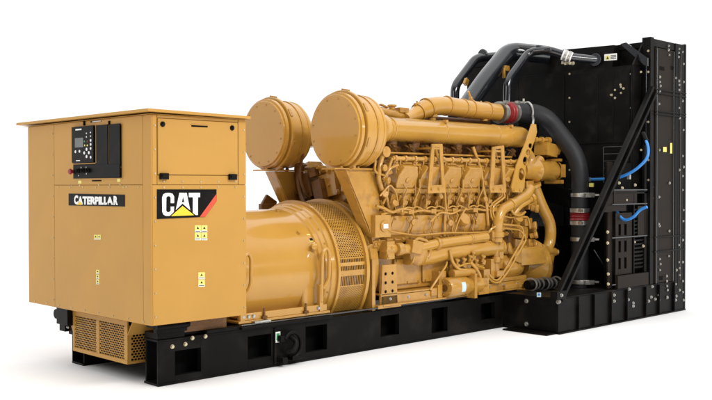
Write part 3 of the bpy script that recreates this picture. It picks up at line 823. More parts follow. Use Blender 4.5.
# hanger strap over hose
b = B(STL)
hA, hB = top, at(544,113.5,'y',.46); pc = hA + (hB-hA)*.42; hd = (hB-hA).normalized(); hs = hd.cross(V((0,0,1))).normalized()
if hs.y > 0: hs = -hs
pts = [pc+(hs*math.sin(math.radians(-45+k*14))+V((0,0,1))*math.cos(math.radians(-45+k*14)))*.120 for k in range(12)]
b.tube(pts+[at(533.5,120,'y',.22), at(532.5,128,'y',.16)], .013, .03, seg=10)
b.rbox(pts[1]+V((0,0,.02)),(.08,.04,.02)); b.bolt(pts[1]+V((0,0,.03)),(0,0,1),.012,.03)
b.build('hose_hanger', G)
# long drilled bracket
def drilled(b, P, holes, th, m=YEN, nseg=16):
    """plate: outline P (photo points) minus discs, via filled curve"""
    cu = [P]+[[(cx+rx*math.cos(2*PI*k/nseg), cy+ry*math.sin(2*PI*k/nseg)) for k in range(nseg)] for cx, cy, rx, ry in holes]
    b.add_curve(cu, lambda a, c: at(a, c, 'y', th[0]), (0,-th[1],0)); b.add_curve(cu, lambda a, c: at(a, c, 'y', th[0]), (0,-.0002,0))
def Q4(a, c): return (480+a/5, 100+c/5)      # enlarged view 480..560
def Q8(a, c): return (440+a/3.333, 90+c/3.333)
b = B(YGL)
P = [Q4(255,120),Q4(275,122),Q4(280,160),Q4(272,190)] + [Q8(283,250),Q8(278,320),Q8(270,341),Q8(240,341),Q8(234,325),Q8(252,250),Q8(285,170)]
drilled(b, P, [(*Q8(298,186),2.0,2.6),(*Q8(290,208),2.1,3.0),(*Q8(281,237),2.5,4.6),(*Q8(268,281),3.2,6.2)], (.165,.014))
for a, c in ((246,333),(266,333)): u_, v_ = Q8(a,c); b.bolt(at(u_,v_,'y',.150),(0,-1,0),.012,.01)
b.build('drilled_bracket', G)
# triangular pipe brackets
def Q6(a, c): return (340+a/3.333, 90+c/3.333)
b = B(YEN)
b.bm.free()
def tri_bracket(P, hole, bolts):
    b = B(YEN)
    cu = [P, hole]; b.add_curve(cu, lambda a, c: at(a, c, 'y', .16), (0,-.014,0)); b.add_curve(cu, lambda a, c: at(a, c, 'y', .16), (0,-.0002,0))
    for u_, v_ in bolts: b.bolt(at(u_,v_,'y',.145),(0,-1,0),.012,.01)
    p = at(P[0][0]+2, P[0][1]+2, 'y', .16); b.box(p.x-.03,p.x+.10,.147,PY,p.z-.03,p.z-.012)
    b.build('pipe_bracket', G)
tri_bracket([Q6(303,180),Q6(338,180),Q6(347,342),Q6(290,345),Q6(290,325)], [Q6(312,190),Q6(328,190),Q6(336,316),Q6(303,318)], [Q6(305,330),Q6(330,330)])
tri_bracket([Q8(172,190),Q8(210,185),Q8(217,342),Q8(165,342),Q8(163,322)], [Q8(182,197),Q8(200,195),Q8(207,315),Q8(176,318)], [Q8(178,330),Q8(203,330)])
tubes('bracket_brace', [([at(*Q6(318,195),'y',.26),at(*Q6(345,335),'y',.24),at(*Q6(352,395),'y',.22),at(444,236,'y',.26)],.016,.05),([at(*Q8(110,190),'y',.25),at(*Q8(135,260),'y',.22),at(*Q8(155,385),'y',.22),at(488,225,'y',.26)],.016,.05),
   ([at(*Q8(183,198),'y',.27),at(*Q8(215,330),'y',.27)],.010)], m=YGL)
tubes('loop_pipe', [([at(*Q8(213,343),'y',.22),at(505,197,'y',.2),at(493,206,'y',.2),at(493,214,'y',.2),at(496,222,'y',.24)],.011,.06),([at(*Q8(207,343),'y',.24),at(502,196,'y',.22),at(490.5,205,'y',.22),at(490.5,215,'y',.22),at(494,222,'y',.24)],.011,.06)], m=YGL)

# ---- front end of the engine (towards the radiator)
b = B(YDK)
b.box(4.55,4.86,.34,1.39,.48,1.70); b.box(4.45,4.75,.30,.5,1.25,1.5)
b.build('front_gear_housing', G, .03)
FY = .30
def Fp(u, v, y=FY): return at(u, v, 'y', y)
# turbo-like casting at the upper right
b = B(YEN)
c = Fp(553,171,.32)
b.lathe(c,(-1,.0,.0),[(0,.05),(.0,.10),(.03,.115),(.30,.115),(.36,.13),(.42,.10),(.60,.09)],32)
b.lathe(c+V((.001,0,0)),(1,0,0),[(0,.115),(.03,.115),(.03,.055),(-.02,.05)],32,cap=False)
b.rbox(c+V((.02,0,-.12)),(.05,.22,.04)); b.rbox(c+V((.02,0,.12)),(.05,.18,.03))
b.rbox(c+V((.02,-.12,0)),(.05,.03,.14))
b.use(YDK)
b.lathe(c+V((.012,0,0)),(1,0,0),[(0,.10),(.004,.10)],20)
b.use(YEN)
c2 = Fp(546,150,.36); b.rbox(c2,(.24,.16,.14),rz=.1,ry=.1); b.lathe(c2+V((.1,-.02,0)),(1,-.2,0),[(0,.07),(.06,.07),(.07,.04)],8)
b.lathe(Fp(534,139.5,.34),(1,0,0),[(0,.03),(.05,.03),(.05,.02),(.12,.02),(.12,.034),(.16,.034),(.16,.02),(.24,.02),(.24,.036),(.29,.036)],16)
b.tube([Fp(525,150),Fp(532,158),Fp(528,168),Fp(520,176)],.05,.08,seg=20)
b.tube([Fp(540,160,.35),Fp(530,170,.35),Fp(515,176,.38)],.06,.08,seg=20)
b.build('thermostat_housing', G, .012)
# big elbow pipe down the right side
b = B(YGL)
b.tube([Fp(534,186,.30),Fp(541,205,.30),Fp(551,224,.28),Fp(550,244,.28),Fp(543,256,.28)],.062,.14,seg=28,n=8)
b.lathe(Fp(533,184,.30),(.35,0,-1),[(0,.085),(.03,.085)],24)
b.build('coolant_elbow', G)
# curved pipe upper middle
b = B(YGL)
b.tube([Fp(530,188,.24),Fp(527,195,.22),Fp(512,204,.20),Fp(501,210,.20),Fp(497.5,222,.20),Fp(497.5,236,.22)],.055,.16,seg=26,n=8)
b.band(Fp(511,204.5,.20),(Fp(505,208,.2)-Fp(512,204,.2)),.055,.03,.008,28)
b.lathe(Fp(497.5,232,.22),(0,0,-1),[(0,.07),(.05,.07),(.05,.055),(.1,.055)],20)
b.build('curved_coolant_pipe', G)
b = B(YGL)
b.tube([Fp(514,214,.22),Fp(520,206,.2),Fp(528,202,.2),Fp(532,197,.24)],.03,.06,seg=16)
b.tube([Fp(510,206,.18),Fp(513,214,.18),Fp(520,216,.18),Fp(525,212,.2)],.014,.05)
b.lathe(Fp(528,200,.22),(1,0,.3),[(0,.04),(.04,.04),(.04,.055),(.08,.055)],14)
b.build('bypass_pipe', G)
tubes('oil_line', [([Fp(500,224,.2),Fp(521,226,.2),Fp(524,232,.2),Fp(522,241,.2),Fp(505,270,.2),Fp(498,281,.2),Fp(492,279,.2),Fp(488,272,.22)],.011,.06),
    ([Fp(502,228,.22),Fp(520,230,.22),Fp(525,236,.19),Fp(526,240,.19),Fp(508,272,.19),Fp(499,283,.19)],.011,.06),
    ([Fp(519,217,.2),Fp(528,217,.2),Fp(530,228,.22)],.012,.04),
    ([Fp(503,216,.2),Fp(512,218,.2),Fp(520,214,.2)],.008,.04),
    ([Fp(488,233,.22),Fp(492,228,.2),Fp(497,226,.2)],.012,.04),
    ([Fp(444,180,.22),Fp(446,208,.21),Fp(449,222,.23)],.010,.03)], m=YGL)
# stacked castings of the front cover
b = B(YEN)
for u, v, w_, h_ in ((518,232,.20,.13),(526,243,.12,.08),(523,222,.16,.08),(529,231,.09,.11),(515,246,.14,.14),(512,258,.22,.12),(503,255,.12,.16),(528,205,.14,.10),(519,196,.14,.12),(524,185,.18,.09)):
    p = Fp(u,v,.36); b.rbox(p,(w_,.14,h_),ry=rg.uniform(-.2,.2),rz=rg.uniform(-.2,.2))
for u, v, r in ((529,226,.035),(530,236,.03),(530,246,.035),(487,238,.045),(497,246,.04),(504,250,.05),(520,252,.05),(531,208,.035),(522,188,.05)):
    b.lathe(Fp(u,v,.30),(.5,-1,rg.uniform(-.2,.3)),[(0,r),(.05,r),(.05,r*1.3),(.08,r*1.3),(.085,r*.6)],14)
b.build('front_cover_casting', G, .012)
# filter column with clamps at 495,240
b = B(YEN)
c = Fp(496,248,.24); b.cyl(c+V((0,0,.20)),c+V((0,0,-.30)),.030); b.lathe(c+V((0,0,.12)),(0,0,1),[(-.04,.06),(.04,.06),(.05,.03)],10); b.lathe(c+V((0,0,-.12)),(0,0,1),[(-.03,.05),(.03,.05)],8)
b.rbox(c+V((-.06,0,.14)),(.09,.08,.07)); b.rbox(c+V((-.09,.02,.02)),(.05,.05,.12)); b.rbox(c+V((.08,.02,-.05)),(.07,.07,.14)); b.rbox(c+V((.02,0,-.26)),(.12,.10,.06))
b.build('valve_body', G, .008)
# water pump volute, low right
b = B(YEN)
c = Fp(519,262,.45)
b.lathe(c+V((.22,0,-.03)),(-1,-.25,.0),[(0,.05),(0,.20),(.05,.27),(.12,.29),(.18,.27),(.22,.20),(.26,.12),(.30,.10)],40)
b.tube([Fp(548,252,.30),Fp(543,270,.33),Fp(530,286,.38),Fp(512,289,.42)],lambda t:.08+.05*math.sin(t*PI),.2,seg=26,n=8)
b.rbox(Fp(530,256,.24),(.44,.13,.17),rz=-.05)
b.prism([tuple(Fp(*q_,.19)) for q_ in ((515,254),(522,248),(541,246),(546,249),(546,262),(523,264),(515,261))],(0,.10,0))
b.lathe(Fp(554,252,.26),(1,-.6,0),[(-.12,.045),(.02,.045),(.02,.03),(.05,.03),(.05,.012)],16)
b.tube([Fp(540,248,.26),Fp(554,252,.26)],.05,.03)
for u, v in ((517,256),(519,262),(541,249),(543,260)): b.bolt(Fp(u,v,.188),(0,-1,0),.012,.01)
b.build('water_pump', G, .012)
b = B(YEN)
b.lathe(Fp(500,268,.30),(1,0,0),[(0,.08),(.05,.11),(.2,.11),(.3,.09)],24); b.rbox(Fp(495,262,.34),(.25,.15,.14)); b.rbox(Fp(505,280,.34),(.5,.2,.09))
b.build('pump_drive', G, .01)
# oil cooler pipes, low near side
b = B(YGL)
b.tube([Fp(384,247.5,.24),Fp(400,249.5,.22),Fp(420,247.5,.22),Fp(437,243.5,.22),Fp(458,240.5,.22),Fp(486,236.8,.22)],.047,.05,seg=24)
lb = b.build('oil_cooler_pipe', G)
b = B(YGL)
b.tube([Fp(407,256,.28),Fp(426,256.5,.28),Fp(445,252,.28),Fp(470,249,.28),Fp(500,247,.30)],.085,.1,seg=28)
b.build('oil_cooler', G)
b = B(YEN)
c = Fp(419,253,.22)
b.lathe(c+V((0,.03,0)),(0,-1,0),[(0,.12),(.03,.12),(.05,.105),(.07,.07)],28); b.rbox(Fp(414,247,.2),(.14,.10,.12),ry=.2)
b.tube([Fp(414,242,.2),Fp(418,238,.2),Fp(428,241,.2),Fp(431,250,.2),Fp(428,258,.2)],.015,.05)
b.lathe(Fp(399,249,.2),(1,0,0),[(-.04,.06),(.03,.06)],20)
b.band(Fp(437,243.6,.22),(1,0,0),.047,.05,.012); b.band(Fp(470,239,.22),(1,0,0),.047,.03,.008)
for u, v in ((391,247.5),(388,256)): b.bolt(Fp(u,v,.2),(0,-1,0),.016,.015)
b.rbox(Fp(387,250,.25),(.10,.10,.16))
b.build('pipe_flange', lb, .006)
b = B(YEN)     # pump / starter motor
c = Fp(445,288,.20)
b.lathe(c,(1,0,0),[(0,.06),(0,.085),(.02,.098),(.28,.098),(.30,.085),(.50,.085),(.52,.05),(.60,.05)],32)
b.use(YDK).lathe(c+V((-.002,0,0)),(-1,0,0),[(0,.035),(.002,.035)],16)
b.use(YEN)
b.rbox(c+V((.0,.10,.06)),(.10,.14,.20)); b.cyl(c+V((.1,.0,.13)),c+V((.42,.0,.13)),.042)
b.rbox(c+V((.36,.02,.0)),(.04,.22,.24)); b.rbox(c+V((.55,.04,-.02)),(.16,.16,.16)); b.rbox(c+V((-.06,.06,-.04)),(.06,.10,.15))
for k in range(5): b.bolt(c+V((-.001,.07*math.cos(k*1.256),.07*math.sin(k*1.256))),(-1,0,0),.009,.01)
sm = b.build('starter_motor', G, .006)
b = B(LBL); f = lambda x, a: V((c.x+x, c.y-.0995*math.cos(a), c.z+.0995*math.sin(a)))
for k in range(5): a0=math.radians(-25+k*11); a1=math.radians(-14+k*11); b.face(b.verts([f(.14,a0),f(.20,a0),f(.20,a1),f(.14,a1)]))
b.build('maker_label', sm, recalc=False)
tubes('starter_line', [([Fp(450,250,.18),Fp(452,262,.18),Fp(459,270,.18),Fp(466,270,.18)],.016,.06),([Fp(430,290,.22),Fp(438,278,.2),Fp(446,266,.2),Fp(447,262,.22)],.010,.05),
  ([Fp(470,262,.18),Fp(476,268,.16),Fp(481,278,.16),Fp(478,286,.2)],.018,.05),([Fp(455,268,.2),Fp(468,263,.18),Fp(484,268,.2)],.010,.05),([Fp(486,276,.2),Fp(494,283,.2),Fp(500,282,.2)],.012,.05),
  ([Fp(430,222,.22),Fp(440,212,.2),Fp(452,214,.2),Fp(460,210,.22)],.010,.05),([Fp(455,232,.22),Fp(458,222,.2),Fp(462,215,.2),Fp(466,208,.2)],.008,.05)], m=YGL)
b = B(YEN)
for u, v in ((463,265),(469,262),(475,266),(482,262),(456,266),(472,258)): b.rbox(Fp(u,v,.22),(.05,.06,.05),ry=.3); b.lathe(Fp(u,v,.2),(0,-.3,1),[(0,.018),(.05,.018),(.05,.026),(.07,.026)],8)
b.rbox(Fp(432,292,.24),(.08,.06,.07)); b.rbox(Fp(484,274,.25),(.10,.08,.10)); b.rbox(Fp(490,268,.3),(.14,.14,.20))
b.build('line_fitting', G, .005)
# gauge / sender details scattered over the block side
b = B(YEN)
for u, v in ((378,150),(381,168),(384,180),(388,172),(383,195),(392,205),(398,212),(412,222),(448,222),(463,223),(476,222),(437,198),(460,200),(482,200),(484,184),(505,180)):
    y_ = .235+rg.uniform(-.02,.03); p = Fp(u,v,y_)
    if rg.random() < .5: b.rbox(p,(.05,.06,.05),ry=rg.uniform(-.5,.5),rx=rg.uniform(-.4,.4))
    else: b.lathe(p,(rg.uniform(-.4,.4),-1,rg.uniform(-.2,.5)),[(0,.022),(.03,.022),(.03,.032),(.055,.032)],8)
b.lathe(Fp(383,152,.25),(0,-1,0),[(0,.05),(.05,.05),(.055,.03)],20); b.tube([Fp(383,154,.24),Fp(380,165,.22),Fp(378,178,.22),Fp(382,190,.24)],.022,.06)
b.build('sensor_fitting', G, .004)
tubes('breather_line', [([Fp(372,150,.26),Fp(376,160,.22),Fp(374,172,.22),Fp(386,176,.22),Fp(389,190,.22),Fp(383,204,.24)],.011,.05),([Fp(376,206,.22),Fp(384,208,.22),Fp(392,213,.2),Fp(400,209,.22),Fp(410,209,.22)],.014,.05),
  ([Fp(380,196,.22),Fp(390,184,.2),Fp(396,192,.2),Fp(398,205,.22)],.009,.04),([Fp(383,180,.22),Fp(390,168,.2),Fp(398,165,.2)],.012,.04)])

# ---- radiator
XR, XF, YR0, YR1 = 6.07, 6.89, -.452, 2.18
b = B(BLK)
b.box(XR+.05, XF-.02, YR0+.03, YR1, .04, 3.00)
rad = b.build('radiator', G, .004)
zt = 3.095
# side frame seen edge-on to the right
b = B(BLK)
b.box(XR-.0, XR+.075, YR0-.004, YR0+.10, .36, zt-.0); b.box(XF-.25,XF, YR0-.006, YR0+.028, .0, zt-.012)
b.box(XR+.078, XF-.252, YR0+.003, YR0+.028, 3.00, zt-.012); b.box(XR+.078,XF-.252,YR0+.003,YR0+.028,0,.2)
b.box(XF-.03,XF+.004,YR0-.010,YR0+.12,.0,zt)
for v in (92,95.5,113,116): 
    z = at(672,v,'y',YR0).z; b.box(XR+.076, XF-.01, YR0-.022, YR0-.007, z-.006, z+.006)
for v in (236,250): z = at(672,v,'y',YR0).z; b.box(XR+.08, XF-.01, YR0-.018, YR0-.007, z-.008, z+.008)
b.build('side_frame', rad, .002)
b = B(BRN)
b.box(XR+.12, XF-.27, YR0-.000, YR0+.02, .36, 2.99)
b.box(XF-.18, XF-.14, YR0-.0085, YR0-.0062, .3, 2.95)
b.build('side_cover', rad, .002, label='dark brown side cover studded with bolts')
b = B(STL)
rb = random.Random(11)
for (u, lst) in ((659,(104,150,197,224,300)),(669,(46,50,55,183,231,256)),(679,(49,53,57,81,85,90,108,118,170,245,262,268,275,290)),(683,(52,64,82,101,130,156,167,176,190,210,221,240,262,281,292,300)),(660,(77,82,86,91,259,264,270)),(667,(276,281,286,290,297)),(676,(78,270,284,296,300)),(659,(226,289,295))):
    for v in lst:
        p = at(u+rb.uniform(-.5,.5), v, 'y', YR0-.007); b.bolt(p, (0,-1,0), .009+.004*rb.random(), .008)
b.build('bolt', rad)
b = B(DRK)
for u,v,w_ in ((662,68.5,.11),(672,68,.06),(661,278,.09),(673,285,.05)): p = at(u,v,'y',YR0-.0005); b.rbox(p,(w_,.004,.045))
b.build('lifting_slot', rad, .002)
b = B(YLB)
for u0,v0,u1,v1 in ((663,147,666.5,152),(670,143,672,153.5)):
    b.prism([at(*q_,'y',YR0-.009) for q_ in ((u0,v0),(u0,v1),(u1,v1),(u1,v0))],(0,-.002,0))
b.build('warning_label', rad)
b = B(BLG)
for u0, u1 in ((656.2,656.8),(673.0,673.6),(679.8,680.2)):
    a_, c_ = at(u0,180,'y',YR0-.008).x, at(u1,180,'y',YR0-.008).x
    b.box(a_, c_, YR0-.014, YR0-.0065, .36, 2.98)
b.build('frame_rib', rad, .001)
b = B(BRN)
for (u0,v0,u1,v1) in ((614,190,637,204),(638,206,650,236),(621,286,652,299),(657,253,672,272),(600,206,612,212)):
    p0, p1 = at(u0,v0,'y',YR0+.022), at(u1,v1,'y',YR0+.022); b.box(p0.x,p1.x,YR0+.022,YR0+.0285,p1.z,p0.z)
b.build('cover_plate', rad, .002)
b = B(BLG)
for v in (190,204.5,238,285,299.5):
    p0, p1 = at(612,v,'y',YR0+.018), at(652,v+.17*(-40)*.9,'y',YR0+.018); b.box(p0.x, 6.06, YR0+.014, YR0+.0215, p0.z-.006, p0.z+.006)
b.build('cross_rib', rad, .001)
# shroud
XS = 5.90; yS = -.335; yS1 = 1.75
zS = 2.78
b = B(BLK)
b.box(XS+.003, XR+.04, yS+.004, yS1, .30, zS)
b.box(XS, XS+.0026, yS+.012, .545, .45, zS-.03); b.box(XS, XS+.0026, .560, 1.18, .45, zS-.03); b.box(XS,XS+.0026,1.2,yS1,.45,zS-.03)
b.box(XS-.012, XR, yS-.012, yS+.0035, .36, zS-.002)
# top hood rising to the radiator header
b.prism([(XS-.01,yS-.012,zS+.001),(XR+.02,YR0+.10,zt-.06),(XR+.02,YR0+.10,zS+.001)],(0,.02,0))
b.hull8([V(q_) for q_ in ((XS+.05,-.05,zS+.001),(XR+.05,-.05,zS+.001),(XR+.05,yS1,zS+.001),(XS+.05,yS1,zS+.001),(XS+.09,-.05,zt-.055),(XR+.05,-.05,zt-.055),(XR+.05,yS1,zt-.01),(XS+.09,yS1,zt-.01))])
b.box(XR+.02, XF-.1, YR0+.10, yS1+.3, 2.99, zt-.045)
sh = b.build('fan_shroud', G, .004)
b = B(BLG)
a0, a1 = at(622,44,'x',XS-.01), at(644,60,'x',XR-.02)
b.prism([at(*q_,'x',5.99) for q_ in ((620,44),(626,42.5),(647.5,58),(647.5,66),(644,65))],(.02,0,0))
b.build('corner_gusset', sh)
b = SF.use(BRS)
for u, vs in ((569.5,(74,98,122,148,170,190)),(631,(74,108,140,165)),(641,(72,112,150)),(615,(90.,)),(621,(93,87)),(611,(95,))):
    for v in vs: b.bolt(at(u,v,'x',XS-.001),(-1,0,0),.009,.008)
for u, v in ((615,98),(612,95),(620.5,84.8),(623.5,88.5)): b.bolt(at(u,v,'x',XS-.001),(-1,0,0),.010,.008)
for v in (51,72,94,122,160,180): b.bolt(at(648.3,v,'x',XR-.001),(-1,0,0),.010,.01)
b = B(BLK); b.box(XS-.010,XS-.0005,yS+.03,yS+.05,.9,zS-.05); b.box(XS-.010,XS-.0005,.545,.56,.4,zS-.03)
for yy in (.10,-.10): b.box(XS-.006,XS-.0005,yy,yy+.010,1.95,zS-.06)
b.box(XS-.008,XS-.0005,yS+.05,.545,1.93,1.945); b.box(XS-.02,XS-.0005,yS-.004,yS+.018,.9,zS-.03)
b.use(BLG).box(XR-.03,XR-.015,YR0+.03,YR0+.045,1.4,zS)
b.build('shroud_rib', sh, .002)
# engraved grille plate
b = B(GRY)
u0,v0,u1,v1 = 603.5,147,632,182
A0 = at(u0,v0,'x',XS-.002); A1 = at(u1,v1,'x',XS-.002)
for k in range(6):
    z = A0.z+(A1.z-A0.z)*k/5; b.box(XS-.004,XS-.0005,A1.y,A0.y,z-.003,z+.003)
for k in (0,1): yy = (A0.y, A1.y)[k]; b.box(XS-.0045,XS-.0004,yy-.003,yy+.003,A1.z,A0.z)
b.build('grille_line', sh)
# warning sign top right
b = B(WHT); Pq = [(604.5,54.5),(604.5,61),(617,60),(617,53.3)]
XG = XS+.065
b.prism([at(*q_,'x',XG) for q_ in Pq],(-.004,0,0)); b.use(YLB).prism([at(*q_,'x',XG-.005) for q_ in ((605.5,55.8),(605.5,60),(609.5,59.7),(609.5,55.4))],(-.001,0,0))
b.use(BLK)
for k in range(3): b.prism([at(*q_,'x',XG-.005) for q_ in ((610.5,55.4+1.5*k),(610.5,56.1+1.5*k),(616,55.7+1.5*k),(616,55.0+1.5*k))],(-.001,0,0))
b.prism([at(*q_,'x',XG-.0062) for q_ in ((606.3,59.2),(608.9,59.0),(607.6,56.4))],(-.0006,0,0))
b.build('warning_sign', sh)

# ---- radiator base box
b = B(BLK)
X0, X1 = 4.28, XF
hb = .354
b.box(X0, X1, YR0, YR0+.012, .014, hb-.012); b.box(X0, X0+.012, YR0+.0122, .22, .014, hb-.012)
b.box(X0-.0, X1, YR0-.02, YR0+.5, 0, .0138); b.box(X0-.16, X0+.3, -.43, .10, -.0, .0136)
b.box(X0-.002, X1, YR0-.003, YR0+.25, hb-.0118, hb); b.box(X0-.002,X0+.5,YR0+.2502,.24,hb-.0118,hb)
for x in (X0+.33, X0+.62, X0+.95, 5.55, 5.95, 6.25, 6.6): b.box(x, x+.014, YR0-.028, YR0-.0005, .016, hb-.013)
b.box(4.60, XF-.05, .6, YR1, .0, hb)
b.box(4.36, XF-.05, YR0+.05, 2.1, .05, hb-.02)
base = b.build('radiator_base', G, .004)
b = B(STL)
for u, v in ((526.5,301),(526.5,324)): b.bolt(at(u,v,'x',X0-.001),(-1,0,0),.017,.014)
b.bolt(at(559,301.5,'x',X0-.001),(-1,0,0),.016,.012); b.bolt(at(558,302,'x',X0-.001),(-1,0,0),.016,.012)
for u, v in ((507,302),(507,310),(507,319)): b.bolt((4.40,YN-.005,at(u,v,'y',YN).z),(0,-1,0),.017,.014)
for u, v in ((614,295),(614,301),(628,299.6),(633,303),(629,289),(633,306),(652,286.5),(648.5,301),(651,297),(667,297.5),(655,299.0)): b.bolt(at(u,v,'y',YR0-.001),(0,-1,0),.013,.011)
b.build('bolt', base)
b = B(LBL); b.prism([at(*q_,'x',X0-.006) for q_ in ((537,292.5),(537,297),(541,297),(541,292.5))],(-.003,0,0)); b.use(BLU).prism([at(*q_,'x',X0-.0095) for q_ in ((538,293.5),(538,295.5),(540,295.5),(540,293.5))],(-.001,0,0)); b.build('base_label', base)
# long diagonal brace
b = B(BLK)
A = V((4.30,YR0+.03,hb+.0)); C = V((6.10,YR0-.0,2.51)); dd = (C-A).normalized(); nn = dd.cross(V((0,1,0)))
for off, w_ in ((-.045,.016),(.045,.016)):
    b.prism([A+nn*(off-w_), A+nn*(off+w_), C+nn*(off+w_), C+nn*(off-w_)],(0,-.05,0))
b.prism([A-nn*.029, A+nn*.029, C+nn*.029, C-nn*.029],(0,-.012,0))
b.rbox(A+V((0,-.02,.03)),(.16,.08,.08))
b.use(STL).bolt(A+V((-.01,-.062,.03)),(0,-1,0),.014,.012)
b.build('diagonal_brace', G, .002)
# lower side panels with slots and louvres
b = B(BRN)
px0, px1, pz0, pz1 = 5.40, 5.74, .50, 1.06
def slot_holes(): 
    r = []
    for u in (5.46, 5.58):
        for z in (.56,.74,.92): r.append((u,u+.05,z,z+.12))
    return r
plate_holes(b, px0, px1, pz0, pz1+.10, slot_holes(), lambda u, v: V((u,YR0+.03,v)), (0,.008,0))
b.box(5.15,5.62,YR0+.03,YR0+.04,1.18,1.36)
b.box(5.40,6.05,YR0-.0,YR0+.04,.357,.495)
b.box(5.30,5.385,YR0+.06,YR0+.08,.36,1.7)
sp = b.build('slotted_side_panel', G, .003)
b = B(BLK)
for k in range(16): b.rbox((5.88,YR0+.035,.56+k*.042),(.20,.012,.022),rx=.5)
b.box(5.76,5.776,YR0+.02,YR0+.04,.50,1.36); b.box(5.99,6.04,YR0+.02,YR0+.05,.50,1.9)
b.box(5.40,6.04,YR0+.02,YR0+.05,1.365,1.385)
b.build('louvre', sp, .001)
b = B(BRS)
for u, v in ((607.5,232),(607.5,243),(607.5,260),(608,274),(608,284),(622,188),(619,183),(635,185),(634,242),(626,200),(643,246),(640,283),(652,187),(652,198)):
    b.bolt(at(u,v,'y',YR0+.028),(0,-1,0),.013,.011)
b.build('bolt', sp)
b = B(DRK); b.box(5.36,6.04,YR0+.12,YR0+.14,.40,1.7); b.build('panel_backing', sp)
# guard wire rods
b = B(BLG)
b.tube([at(530,195,'x',5.2),at(540,215,'x',5.2)],.006); b.tube([at(594,250,'y',-.3),at(608,272,'y',-.3)],.007); b.build('guard_rod', G)
# blue hoses
b = B(BLU)
b.tube([at(590,179.5,'x',5.6),at(606,179,'x',5.55),at(621,177.5,'x',5.5),at(636,170,'x',5.5),at(648,158,'x',5.5),at(648.5,147,'x',5.55),at(645.5,139.5,'x',5.62)],.0155,.25,seg=14,n=8)
b.use(BLK).cyl(at(646.5,141,'x',5.61),at(643,133,'x',5.66),.022)
b.build('blue_hose', G, label='upper blue hose looping beside the radiator')
b = B(BLU)
b.tube([at(616,206,'x',5.55),at(618,215,'x',5.5),at(625,221,'x',5.5),at(634,217,'x',5.5),at(640,209.5,'x',5.5),at(647,207,'x',5.5)],.0155,.15,seg=14,n=8)
b.build('blue_hose', G, label='lower blue hose, short and sagging')
b = B(STL)
for u, v in ((589,179.5),(592,185),(629,177)): b.rbox(at(u,v,'x',5.55),(.03,.03,.05))
b.use(YLB).rbox(at(591.5,185,'x',5.5),(.02,.05,.04)); b.build('hose_fitting', G)
# spring-like bellows below pump
b = B(STL)
for k in range(7): u_ = 531+k*4.2; b.band(at(u_,284.5-.3*k,'y',.12),(1,.25,0),.05 if k%3 else .062,.018,.01,24)
b.use(BLK).tube([at(527,285,'y',.12),at(560,283,'y',.12)],.048,seg=18)
b.build('flexible_bellows', G)

# ---- fan and belt guard behind the engine front: dark mass
b = B(BLK)
b.lathe((5.05,YC,1.25),(1,0,0),[(0,.12),(.25,.12),(.25,.25),(.33,.25)],28)
for k in range(8):
    a = k*PI/4+.2; T = Matrix.Translation((5.45,YC,1.45)) @ Matrix.Rotation(a,4,'X') @ Matrix.Translation((0,0,.5)) @ Matrix.Rotation(.5,4,'Z')
    b.box(-.006,.006,-.12,.12,-.35,.38,T)
b.lathe((5.35,YC,1.45),(1,0,0),[(0,.18),(.15,.18)],28)
b.build('cooling_fan', G, .002)
b = B(BLK); b.box(4.90,4.93,.60,1.6,.36,1.15); b.box(4.93,5.85,.42,.44,.36,1.0); b.build('belt_guard', G, .004)

# ---- black charge-air and vent pipes at top
def K(u, v, y): return at(u, v, 'y', y)
b = B(BLG)
b.tube([K(463,112,1.1),K(486,79,1.1),at(509,51,'x',5.6),at(548,55,'x',5.96)],.108,.13,seg=36,n=10)
b.build('crossover_pipe', G, label='thick black pipe rising behind the yellow engine')
b = B(BLG)
b.tube([K(454.5,112,1.6),K(455,86,1.6),K(476,58,1.6),K(500,56,1.5),K(520,56,1.4)],.054,.09,seg=26,n=8)
b.build('vent_pipe', G, label='leftmost thin black vent pipe')
b = B(BLG)
b.tube([K(507,108,.85),K(508,80,.85),at(529,52,'x',5.55),at(548,50,'x',5.6),at(561,54,'x',5.68),at(571,57.5,'x',5.74),at(597,60,'x',XS+.06)],.048,.09,seg=26,n=8)
b.build('vent_pipe', G, label='right-hand black vent pipe with a silver clamp')
b = B(BLG)
b.tube([at(508,46,'x',5.6),at(540,48.5,'x',5.7),at(562,54,'x',5.8)],.03,.1,seg=18); b.rbox(at(551,50,'x',5.6),(.12,.06,.04)); b.rbox(at(540,47,'x',5.6),(.10,.05,.03))
b.lathe(at(595,59.8,'x',XS+.02),(1,0,0),[(0,.072),(.03,.072)],26)
b.lathe(K(482,54.5,1.58),(1,0,0),[(0,.067),(.03,.067)],26)
b.build('pipe_joint', G, .003)
b = B(STL)
p = at(567,56.3,'x',5.715); d = at(571,57.5,'x',5.74)-at(561,54,'x',5.68)
b.band(p-d*.18, d, .054,.03,.014); b.band(p+d*.22,d,.054,.03,.014); b.use(WHT).band(p,d,.054,.11,.008)
b.use(BRS)
for k in range(5): b.rbox(at(563+2.5*k,63+rg.uniform(-1,.8),'x',5.72),(.03,.03,.03),ry=k)
b.build('silver_clamp', G, .002)
b = B(YEN); b.rbox(K(506,68.5,1.0),(.08,.05,.06)); b.rbox(K(504,73,1.0),(.03,.03,.12)); b.rbox(K(466,82,1.5),(.06,.04,.08),ry=.5); b.build('yellow_valve', G, .004)
tubes('grey_hose', [([U(448,116.5,.9),U(455,117,.85),U(466,117,.8)],.035,.05)], m=RUB)

fs_ = SF.build('small_fasteners', G); fs_['kind'] = 'stuff'

# ---- the place
fl = B(FLR); fl.face(fl.verts([(-150,-150,-.002),(150,-150,-.002),(150,150,-.002),(-150,150,-.002)])); fo = fl.build('floor'); fo['kind'] = 'structure'

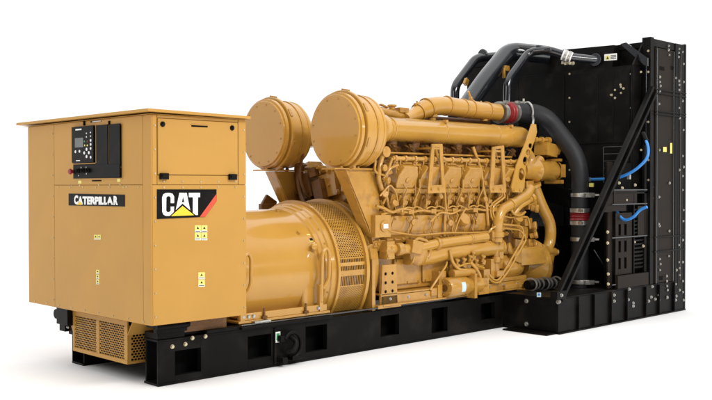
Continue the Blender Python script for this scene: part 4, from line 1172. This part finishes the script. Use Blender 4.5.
# ---- light: white cyclorama world and softboxes
w = bpy.data.worlds.new('World'); S.world = w; w.use_nodes = True
nt = w.node_tree; N = nt.nodes; L = nt.links; bg = N['Background']
tc = N.new('ShaderNodeTexCoord'); dt = N.new('ShaderNodeVectorMath'); dt.operation = 'DOT_PRODUCT'
dt.inputs[1].default_value = (.62,.78,.0)
L.new(tc.outputs['Generated'], dt.inputs[0])
mr = N.new('ShaderNodeMapRange'); mr.interpolation_type = 'SMOOTHSTEP'
mr.inputs['From Min'].default_value = -.35; mr.inputs['From Max'].default_value = .25
mr.inputs['To Min'].default_value = .12; mr.inputs['To Max'].default_value = 1.12
L.new(dt.outputs['Value'], mr.inputs['Value'])
sz = N.new('ShaderNodeSeparateXYZ'); L.new(tc.outputs['Generated'], sz.inputs[0])
m2 = N.new('ShaderNodeMapRange'); m2.interpolation_type = 'SMOOTHSTEP'; m2.inputs['From Min'].default_value = .45; m2.inputs['From Max'].default_value = .75; m2.inputs['To Max'].default_value = 1
L.new(sz.outputs['Z'], m2.inputs['Value'])
m3 = N.new('ShaderNodeMix'); L.new(m2.outputs[0], m3.inputs['Factor']); L.new(mr.outputs[0], m3.inputs['A']); m3.inputs['B'].default_value = 1.6
L.new(m3.outputs['Result'], bg.inputs['Strength'])
bg.inputs['Color'].default_value = (1,1,1,1)
def area(name, loc, tgt, sx, sy, power, col=(1,1,1)):
    l = bpy.data.lights.new(name, 'AREA'); l.shape = 'RECTANGLE'; l.size = sx; l.size_y = sy; l.energy = power; l.color = col
    o = bpy.data.objects.new(name, l); COL.objects.link(o); o.location = loc
    o.rotation_euler = (V(tgt)-V(loc)).to_track_quat('-Z','Y').to_euler()
area('softbox_key', (2.0,-6.5,5.6), (3,.5,1.0), 4.0, 1.2, 400, (1,.98,.95))
area('softbox_strip', (4.5,-8.5,3.4), (3.5,.5,1.3), 6, .5, 120, (1,.98,.95))
area('softbox_end', (-6.5,1.5,5.0), (0,.9,1.2), 2.5, 2.5, 110, (1,.98,.95))
S.view_settings.view_transform = 'Standard'; S.view_settings.look = 'None'; S.view_settings.exposure = 0; S.view_settings.gamma = 1
S.render.engine = 'CYCLES'
for o in bpy.data.objects:
    if 'wp' in o: del o['wp']
